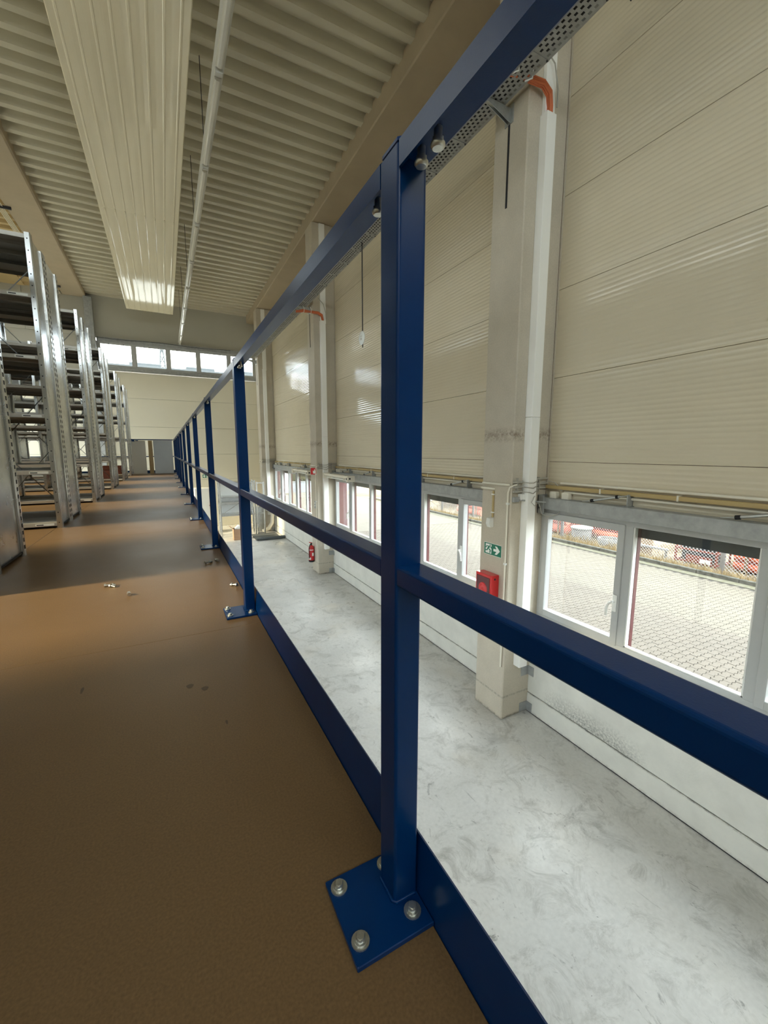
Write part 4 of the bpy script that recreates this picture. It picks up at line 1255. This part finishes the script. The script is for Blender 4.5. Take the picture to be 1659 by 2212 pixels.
obj('body', MB().bbox(0.95, 1.62, 18.0, 18.5, ZF, -0.75, 0.01), M['white'], t)
obj('base', MB().box(0.97, 1.60, 17.98, 18.0, ZF, -2.45), M['dark'], t)
obj('handle', MB().lathe((1.50, 17.995, -1.45), [(0.04, 0), (0.04, -0.03)], 1, 10), M['tape'], t)

# ------------------------------------------------------------------ outside: yard
g = struct('ground', MB().box(XW + 0.14, 13.0, -8, 60, ZG - 0.20, ZG - 0.008), M['joint'])
struct('ground', MB().box(13.18, 160, -60, 200, ZG - 0.30, ZG - 0.02).box(-60, 13.18, 60, 200, ZG - 0.30, ZG - 0.02), M['field'])
struct('ground', MB().box(-80, XL - 0.25, -60, 60, ZG - 0.3, ZG - 0.02), M['left_yard'])
struct('ground', MB().box(XL - 0.25, 13.0, -60, -8.0, ZG - 0.3, ZG - 0.02).box(XL - 0.25, XW + 0.14, -8.0, YB - 0.25, ZG - 0.3, ZG - 0.02), M['field'])
struct('ground', MB().box(XL - 0.25, XW + 0.14, YF + 0.3, 60, ZG - 0.3, ZG - 0.02), M['field'])
PL, PWD, GAP = 0.225, 0.1125, 0.009


def paver_outline():
    n = 6
    top, bot = [], []
    for k in range(n + 1):
        u = k / n
        x = GAP / 2 + (PL - GAP) * u
        w = 0.016 * math.sin(u * 4 * math.pi)
        bot.append((x, GAP / 2 + w))
        top.append((x, PWD - GAP / 2 + w))
    return bot + top[::-1]


OUT = paver_outline()
NO = len(OUT)


def paver_mesh(name, m):
    me = bpy.data.meshes.new(name)
    vs = [(p[0], p[1], 0.0) for p in OUT] + [(p[0], p[1], -0.012) for p in OUT]
    me.from_pydata(vs, [], [tuple(range(NO))] + [(NO + i, NO + (i + 1) % NO, (i + 1) % NO, i) for i in range(NO)])
    me.materials.append(m)
    me.update()
    return me


cells = []
XS = 4.9
nx_ = int((12.98 - XS) / PL)
for j in range(int((16.0 - 1.0) / PWD)):
    for i in range(nx_ + 1):
        x = XS + i * PL + (PL / 2 if j % 2 else 0)
        y = 1.0 + j * PWD
        if x + PL > 12.84:
            continue
        p = project((x + PL / 2, y + PWD / 2, ZG))
        if x < y * 0.0 + 5.2 and p[0] > 1800:
            continue
        q = None
        if 1180 < p[0] < 1659 and 1110 < p[1] < 1216 + (p[0] - 905) * 0.436:
            q = (Vector((x, y, ZG)) - CAM).length
        if p[0] < 1900:
            cells.append((q if q is not None else 1e9, x, y))
cells.sort()
pm = {0: paver_mesh('brick', M['paver']), 1: paver_mesh('brick', M['paver2'])}
gw = wpos(g)
rng = random.Random(3)
for (q, x, y) in cells[:300]:
    o = bpy.data.objects.new('brick', pm[0 if x < 9.2 else 1])
    COL.objects.link(o)
    o.parent = g
    o.location = (x - gw.x, y - gw.y, ZG + rng.uniform(-0.0015, 0.0015) - gw.z)
for zone in (0, 1):
    vs, fs = [], []
    for (q, x, y) in cells[300:]:
        if (x >= 9.2) != bool(zone):
            continue
        b0 = len(vs)
        dz = rng.uniform(-0.0015, 0.0015)
        vs += [(p[0] + x, p[1] + y, ZG + dz) for p in OUT] + [(p[0] + x, p[1] + y, ZG - 0.012) for p in OUT]
        fs.append(tuple(range(b0, b0 + NO)))
        fs += [(b0 + NO + i, b0 + NO + (i + 1) % NO, b0 + (i + 1) % NO, b0 + i) for i in range(NO)]
    mb = MB()
    mb.v, mb.f, mb.sm = vs, fs, [False] * len(fs)
    obj('paving_field', mb, M['paver2' if zone else 'paver'], g, kind='stuff')
obj('far_paving', MB().box(XW + 0.14, 13.0, 16.0, 60, ZG - 0.1, ZG - 0.001), M['paver2'], g)
# kerb stones and moss strip
kb = struct('trim_6', MB().box(12.84, 13.14, -4, 27, ZG - 0.1, ZG + 0.004), M['moss'])
yy = -2.0
while yy < 26.5:
    obj('kerb_stone', MB().bbox(13.14, 13.24, yy + 0.004, yy + 0.996, ZG - 0.1, ZG + 0.11, 0.015), M['kerb'], kb)
    yy += 1.0
soil = struct('ground', MB().box(13.24, 24, -4, 26.5, ZG - 0.2, ZG + 0.02), M['earth'])

# dry grass
rg = random.Random(11)
vs, fs = [], []


def tuft(x, y, z, h, n):
    for _ in range(n):
        a = rg.uniform(0, 2 * math.pi)
        lean = rg.uniform(0.05, 0.5) * h
        hh = h * rg.uniform(0.5, 1.1)
        px, py = x + rg.gauss(0, 0.05), y + rg.gauss(0, 0.05)
        wv = (math.cos(a + 1.57) * 0.006, math.sin(a + 1.57) * 0.006)
        tx, ty = px + math.cos(a) * lean, py + math.sin(a) * lean
        b0 = len(vs)
        vs.extend([(px - wv[0], py - wv[1], z), (px + wv[0], py + wv[1], z), ((px + tx) / 2 + wv[0] * .7, (py + ty) / 2 + wv[1] * .7, z + hh * 0.65), (tx, ty, z + hh)])
        fs.append((b0, b0 + 1, b0 + 2))
        fs.append((b0, b0 + 2, b0 + 3))


for _ in range(1500):
    tuft(13.26 + abs(rg.gauss(0, 0.22)), rg.uniform(1, 24), ZG + 0.02, rg.uniform(0.06, 0.22), 7)
for _ in range(700):
    tuft(rg.uniform(13.6, 17.5), rg.uniform(2, 24), ZG + 0.02, rg.uniform(0.10, 0.32), 6)
for _ in range(60):
    tuft(rg.gauss(14.0, 0.35), rg.gauss(10.2, 0.8), ZG + 0.02, rg.uniform(0.2, 0.4), 6)
mb = MB()
mb.v, mb.f, mb.sm = vs, fs, [False] * len(fs)
one('dry_grass', mb, M['straw'], 'dry yellow grass along the kerb and under the fence outside', 'grass')['kind'] = 'stuff'

# chain link fence
fe = thing('chain_link_fence', 'chain link fence with pale concrete posts beyond the paved yard', 'fence', (13.75, 12, ZG))
for k in range(9):
    yp = 2.95 + k * 2.7
    obj('fence_post', MB().bbox(13.70, 13.80, yp - 0.05, yp + 0.05, ZG, ZG + 1.6, 0.012), M['concrete_out'], fe)
mb = MB()
z0, z1 = ZG + 0.05, ZG + 1.5
s_ = 0.075
yy = 1.0
vs, fs = [], []


def wire(a, b_):
    b0 = len(vs)
    r = 0.006
    vs.extend([(a[0], a[1] - r, a[2]), (a[0], a[1] + r, a[2]), (a[0] - r, a[1], a[2]), (b_[0], b_[1] - r, b_[2]), (b_[0], b_[1] + r, b_[2]), (b_[0] - r, b_[1], b_[2])])
    fs.extend([(b0, b0 + 1, b0 + 4, b0 + 3), (b0 + 1, b0 + 2, b0 + 5, b0 + 4), (b0 + 2, b0, b0 + 3, b0 + 5)])


while yy < 24:
    wire((13.74, yy, z0), (13.74, yy + (z1 - z0), z1))
    wire((13.745, yy, z1), (13.745, yy + (z1 - z0), z0))
    yy += s_ * 1.3
mb.v, mb.f, mb.sm = vs, fs, [False] * len(fs)
obj('wire_mesh', mb, M['wire'], fe, kind='stuff')
obj('tension_wire', MB().cyl((13.74, 1, z1), (13.74, 25, z1), 0.006, 6).cyl((13.74, 1, ZG + 0.8), (13.74, 25, ZG + 0.8), 0.005, 6), M['wire'], fe)


def pipe_stack(x, y, L, r, rows, label, frame=True):
    t = thing('pipe_stack', label, 'pipes', (x, y + L / 2, ZG), 'stacks of orange pipes behind the fence')
    for row in range(rows):
        for c in range(3):
            cx, cz = x + c * 2.05 * r, ZG + 0.06 + r + row * 2.05 * r
            n = 16
            v_, f_ = [], []
            for (rr, yy_) in ((r, y), (r, y + L), (r * 0.9, y + L), (r * 0.9, y)):
                v_ += [(cx + rr * math.cos(2 * math.pi * k / n), yy_, cz + rr * math.sin(2 * math.pi * k / n)) for k in range(n)]
            for q in range(4):
                for k in range(n):
                    f_.append((q * n + k, q * n + (k + 1) % n, ((q + 1) % 4) * n + (k + 1) % n, ((q + 1) % 4) * n + k))
            obj('pipe', MB().add(v_, f_, True), M['claypipe'], t)
            obj('socket_ring', MB().lathe((cx, y - 0.0, cz), [(r * 1.0, 0.0), (r * 1.09, 0.01), (r * 1.09, 0.14), (r * 1.0, 0.16)], 1, 16), M['claypipe'], t) if (row + c) % 2 == 0 else None
    if frame:
        for yy_ in (y + 0.25, y + L - 0.35):
            fr = MB().box(x - r * 1.3, x - r * 1.15, yy_, yy_ + 0.07, ZG, ZG + 0.1 + rows * 2.1 * r).box(x - r * 1.3, x + 5.3 * r, yy_, yy_ + 0.07, ZG, ZG + 0.055)
            obj('stacking_frame', fr, M['wood'], t)
    return t


pipe_stack(14.35, 11.25, 2.2, 0.19, 3, 'orange pipe stack at the left edge of the nearest window band')
pipe_stack(14.95, 8.9, 1.9, 0.17, 3, 'orange pipe stack behind the concrete well rings')
pipe_stack(14.35, 3.2, 2.4, 0.13, 4, 'orange pipe stack at the right, behind the rightmost fence post')
pipe_stack(14.5, 16.6, 2.0, 0.16, 4, 'orange pipe stack seen in the window band behind the near post')

# red steel cage with dark netting
t = thing('steel_cage', 'red painted steel cage crate standing behind the fence', 'crate', (14.4, 6.4, ZG))
fr = MB()
for (cx, cy) in ((14.1, 5.95), (14.1, 7.05), (14.9, 5.95), (14.9, 7.05)):
    fr.box(cx - 0.025, cx + 0.025, cy - 0.025, cy + 0.025, ZG, ZG + 0.95)
for z in (0.05, 0.42, 0.90):
    fr.box(14.09, 14.12, 5.95, 7.05, ZG + z, ZG + z + 0.05).box(14.88, 14.91, 5.95, 7.05, ZG + z, ZG + z + 0.05).box(14.1, 14.9, 5.94, 5.97, ZG + z, ZG + z + 0.05).box(14.1, 14.9, 7.03, 7.06, ZG + z, ZG + z + 0.05)
obj('frame', fr, M['rustred'], t)
obj('lower_panel', MB().box(14.075, 14.085, 6.05, 6.75, ZG + 0.06, ZG + 0.30), M['rustred'], t)
obj('label_plate', MB().box(14.068, 14.073, 6.08, 6.36, ZG + 0.09, ZG + 0.22), M['signwhite'], t)
obj('load', MB().bbox(14.2, 14.8, 6.05, 6.95, ZG + 0.08, ZG + 0.62, 0.05), M['dark'], t)

# concrete well rings
for i, (x, y, r, h, lb) in enumerate([(14.25, 10.55, 0.36, 0.44, 'concrete well ring with white lid in the dry grass'), (14.35, 9.45, 0.40, 0.26, 'low concrete well ring right of the lidded ring'), (14.6, 8.84, 0.20, 0.36, 'small concrete well ring beside the leaning planks')]):
    t = thing('well_ring', lb, 'concrete ring', (x, y, ZG), 'concrete well rings')
    obj('ring', MB().lathe((x, y, ZG), [(r, 0), (r, h), (r * 0.82, h), (r * 0.82, h - 0.1)], 2, 24), M['concrete_out'], t)
    if i == 0:
        obj('lid', MB().lathe((x, y, ZG + h), [(r * 1.08, 0.0), (r * 1.12, 0.02), (r * 1.12, 0.06), (r * 1.05, 0.075)], 2, 24), M['render'], t)
# leaning planks
for k in range(5):
    yb_ = 7.75 + k * 0.15
    pl_ = MB().poly([(14.0 + 0.05 * k, yb_, ZG), (14.0 + 0.05 * k, yb_ + 0.13, ZG), (14.55 + 0.05 * k, yb_ + 0.35, ZG + 0.95), (14.55 + 0.05 * k, yb_ + 0.22, ZG + 0.95)], (0.03, 0, 0))
    one('leaning_plank', pl_, M['wood'], '%s weathered plank leaning behind the fence, counted from the right' % ['first', 'second', 'third', 'fourth', 'fifth'][k], 'plank', 'planks leaning behind the fence')
# white barrier beam
t = thing('barrier_beam', 'white horizontal barrier beam on short posts before the red cage', 'barrier', (14.2, 7.9, ZG))
obj('beam', MB().bbox(14.12, 14.20, 7.3, 8.6, ZG + 0.24, ZG + 0.31, 0.01), M['render'], t)
for yy in (7.34, 8.45):
    obj('leg', MB().bbox(14.13, 14.19, yy, yy + 0.05, ZG, ZG + 0.25, 0.005), M['concrete_out'], t)
# dark heap / net
heap = MB()
n = 14
vs, fs = [], []
for i in range(7):
    for k in range(n):
        a = 2 * math.pi * k / n
        rr = (1 - (i / 6) ** 1.5)
        vs.append((15.7 + 0.5 * rr * math.cos(a) * (1 + 0.15 * math.sin(3 * a + i)), 7.6 + 0.8 * rr * math.sin(a) * (1 + 0.1 * math.cos(5 * a)), ZG + 0.4 * i / 6 + 0.02 * math.sin(4 * a + i)))
for i in range(6):
    for k in range(n):
        fs.append((i * n + k, i * n + (k + 1) % n, (i + 1) * n + (k + 1) % n, (i + 1) * n + k))
fs.append(tuple((6 * n + k) for k in range(n)))
one('earth_heap', heap.add(vs, fs, True), M['earth'], 'low heap of earth and rubble behind the white barrier', 'heap')

# brushwood pile in the second window band
vs, fs = [], []
br = MB()
for _ in range(240):
    x, y = rg.uniform(14.9, 16), rg.uniform(19.6, 21.4)
    a, el = rg.uniform(0, 6.28), rg.uniform(0.0, 1.2)
    L = rg.uniform(0.4, 1.3)
    z = ZG + rg.uniform(0, 0.4)
    br.tube([(x, y, z), (x + L * math.cos(a) * math.cos(el), y + L * math.sin(a) * math.cos(el), z + L * math.sin(el))], rg.uniform(0.008, 0.02), 4)
one('brushwood', br, M['wood'], 'tangled pile of brushwood behind the fence', 'brushwood')['kind'] = 'stuff'
t = thing('grey_container', 'pale container with a grey lower half standing behind the brushwood', 'container', (16.5, 23.9, ZG))
obj('body', MB().bbox(15.7, 17.6, 23.2, 24.8, ZG + 0.5, ZG + 1.7, 0.03), M['render'], t)
obj('lower_half', MB().bbox(15.72, 17.58, 23.22, 24.78, ZG + 0.1, ZG + 0.5, 0.02), M['galv_matt'], t)

# grass mound, road, hedge, houses
mo = MB()
vs, fs = [], []
n = 20
for i in range(7):
    for k in range(n):
        a = 2 * math.pi * k / n
        rr = math.cos(i / 6 * math.pi / 2)
        vs.append((14.6 + 1.7 * rr * math.cos(a) * (1 + 0.12 * math.sin(3 * a)), 30.5 + 2.6 * rr * math.sin(a) * (1 + 0.12 * math.cos(4 * a)), ZG - 0.02 + 0.5 * math.sin(i / 6 * math.pi / 2)))
for i in range(6):
    for k in range(n):
        fs.append((i * n + k, i * n + (k + 1) % n, (i + 1) * n + (k + 1) % n, (i + 1) * n + k))
t = one('grass_mound', mo.add(vs, fs, True), M['straw'], 'low mound of dry yellow grass in the pale yard', 'mound')
struct('ground', MB().poly([(-40, 46, ZG + 0.005), (60, 22, ZG + 0.005), (60, 33, ZG + 0.005), (-40, 57, ZG + 0.005)], (0, 0, -0.02)), M['road'])
one('road_kerb', MB().poly([(-40, 57, ZG), (60, 33, ZG), (60, 33.4, ZG), (-40, 57.4, ZG)], (0, 0, 0.14)), M['render'], 'white kerb line along the far side of the road', 'kerb')
hb = MB()
for k in range(60):
    x = -40 + k * 1.7
    y = 60.5 - k * 0.408
    r = rg.uniform(1.0, 1.6)
    hb.lathe((x, y, ZG - 0.05), [(r * 0.9, 0), (r * 1.1, 0.5), (r * 0.8, 1.1 + rg.uniform(0, .4)), (r * 0.3, 1.6 + rg.uniform(0, .4))], 2, 9)
one('hedge', hb, M['hedge'], 'olive brown hedge running along the far side of the road', 'hedge')['kind'] = 'stuff'
for i, (x, y, w, d, h, lb) in enumerate([(22, 72, 14, 8, 5.5, 'pale house beyond the hedge, right one'), (2, 84, 12, 8, 5.0, 'pale house beyond the hedge, left one')]):
    t = thing('house', lb, 'building', (x, y, ZG), 'pale houses beyond the hedge')
    obj('wall', MB().box(x - w / 2, x + w / 2, y - d / 2, y + d / 2, ZG, ZG + h), M['render'], t)
    obj('roof', MB().prism([(y - d / 2 - 0.4, ZG + h), (y + d / 2 + 0.4, ZG + h), (y, ZG + h + 2.5)], 0, x - w / 2 - 0.4, x + w / 2 + 0.4), M['galv_matt'], t)
    for k in range(4):
        obj('window', MB().box(x - w / 2 + 1 + k * 3, x - w / 2 + 2.2 + k * 3, y - d / 2 - 0.03, y - d / 2, ZG + 1.2, ZG + 2.5), M['dark'], t)

# beyond the far wall: flat roof edge and lattice mast seen through the high windows
t = thing('neighbour_hall', 'low grey hall with a flat roof beyond the high far windows', 'building', (0, 38, ZG))
obj('wall', MB().box(-14, 9, 34, 44, ZG, 6.1), M['hall_wall'], t)  # unseen wall, made white to put bright reflections on the heating panel
obj('roof_edge', MB().bbox(-14.2, 9.2, 33.8, 44.2, 6.1, 6.5, 0.02), M['far_hall'], t)
for k in range(5):
    obj('roof_hood', MB().bbox(-9 + k * 3.6, -7 + k * 3.6, 35, 37, 6.5, 6.9, 0.05), M['far_hall'], t)
t = thing('lattice_mast', 'thin lattice mast against the sky in the second high window', 'mast', (0.9, 120, ZG))
ms = MB()
for (sx, sy) in ((-1, -1), (1, -1), (1, 1), (-1, 1)):
    ms.tube([(1.0 + sx * 2.4, 120 + sy * 2.4, ZG), (1.0 + sx * 0.25, 120 + sy * 0.25, 26)], 0.17, 4)
obj('leg', ms, M['mast'], t)
lat = MB()
for k in range(14):
    za, zb = ZG + k * 2.05, ZG + (k + 1) * 2.05
    wa, wb2 = 2.4 - 2.15 * (za - ZG) / 28.7, 2.4 - 2.15 * (zb - ZG) / 28.7
    lat.tube([(1 - wa, 120 - wa, za), (1 + wb2, 120 - wb2, zb)], 0.10, 4).tube([(1 + wa, 120 - wa, za), (1 - wb2, 120 - wb2, zb)], 0.10, 4)
obj('lattice', lat, M['mast'], t)
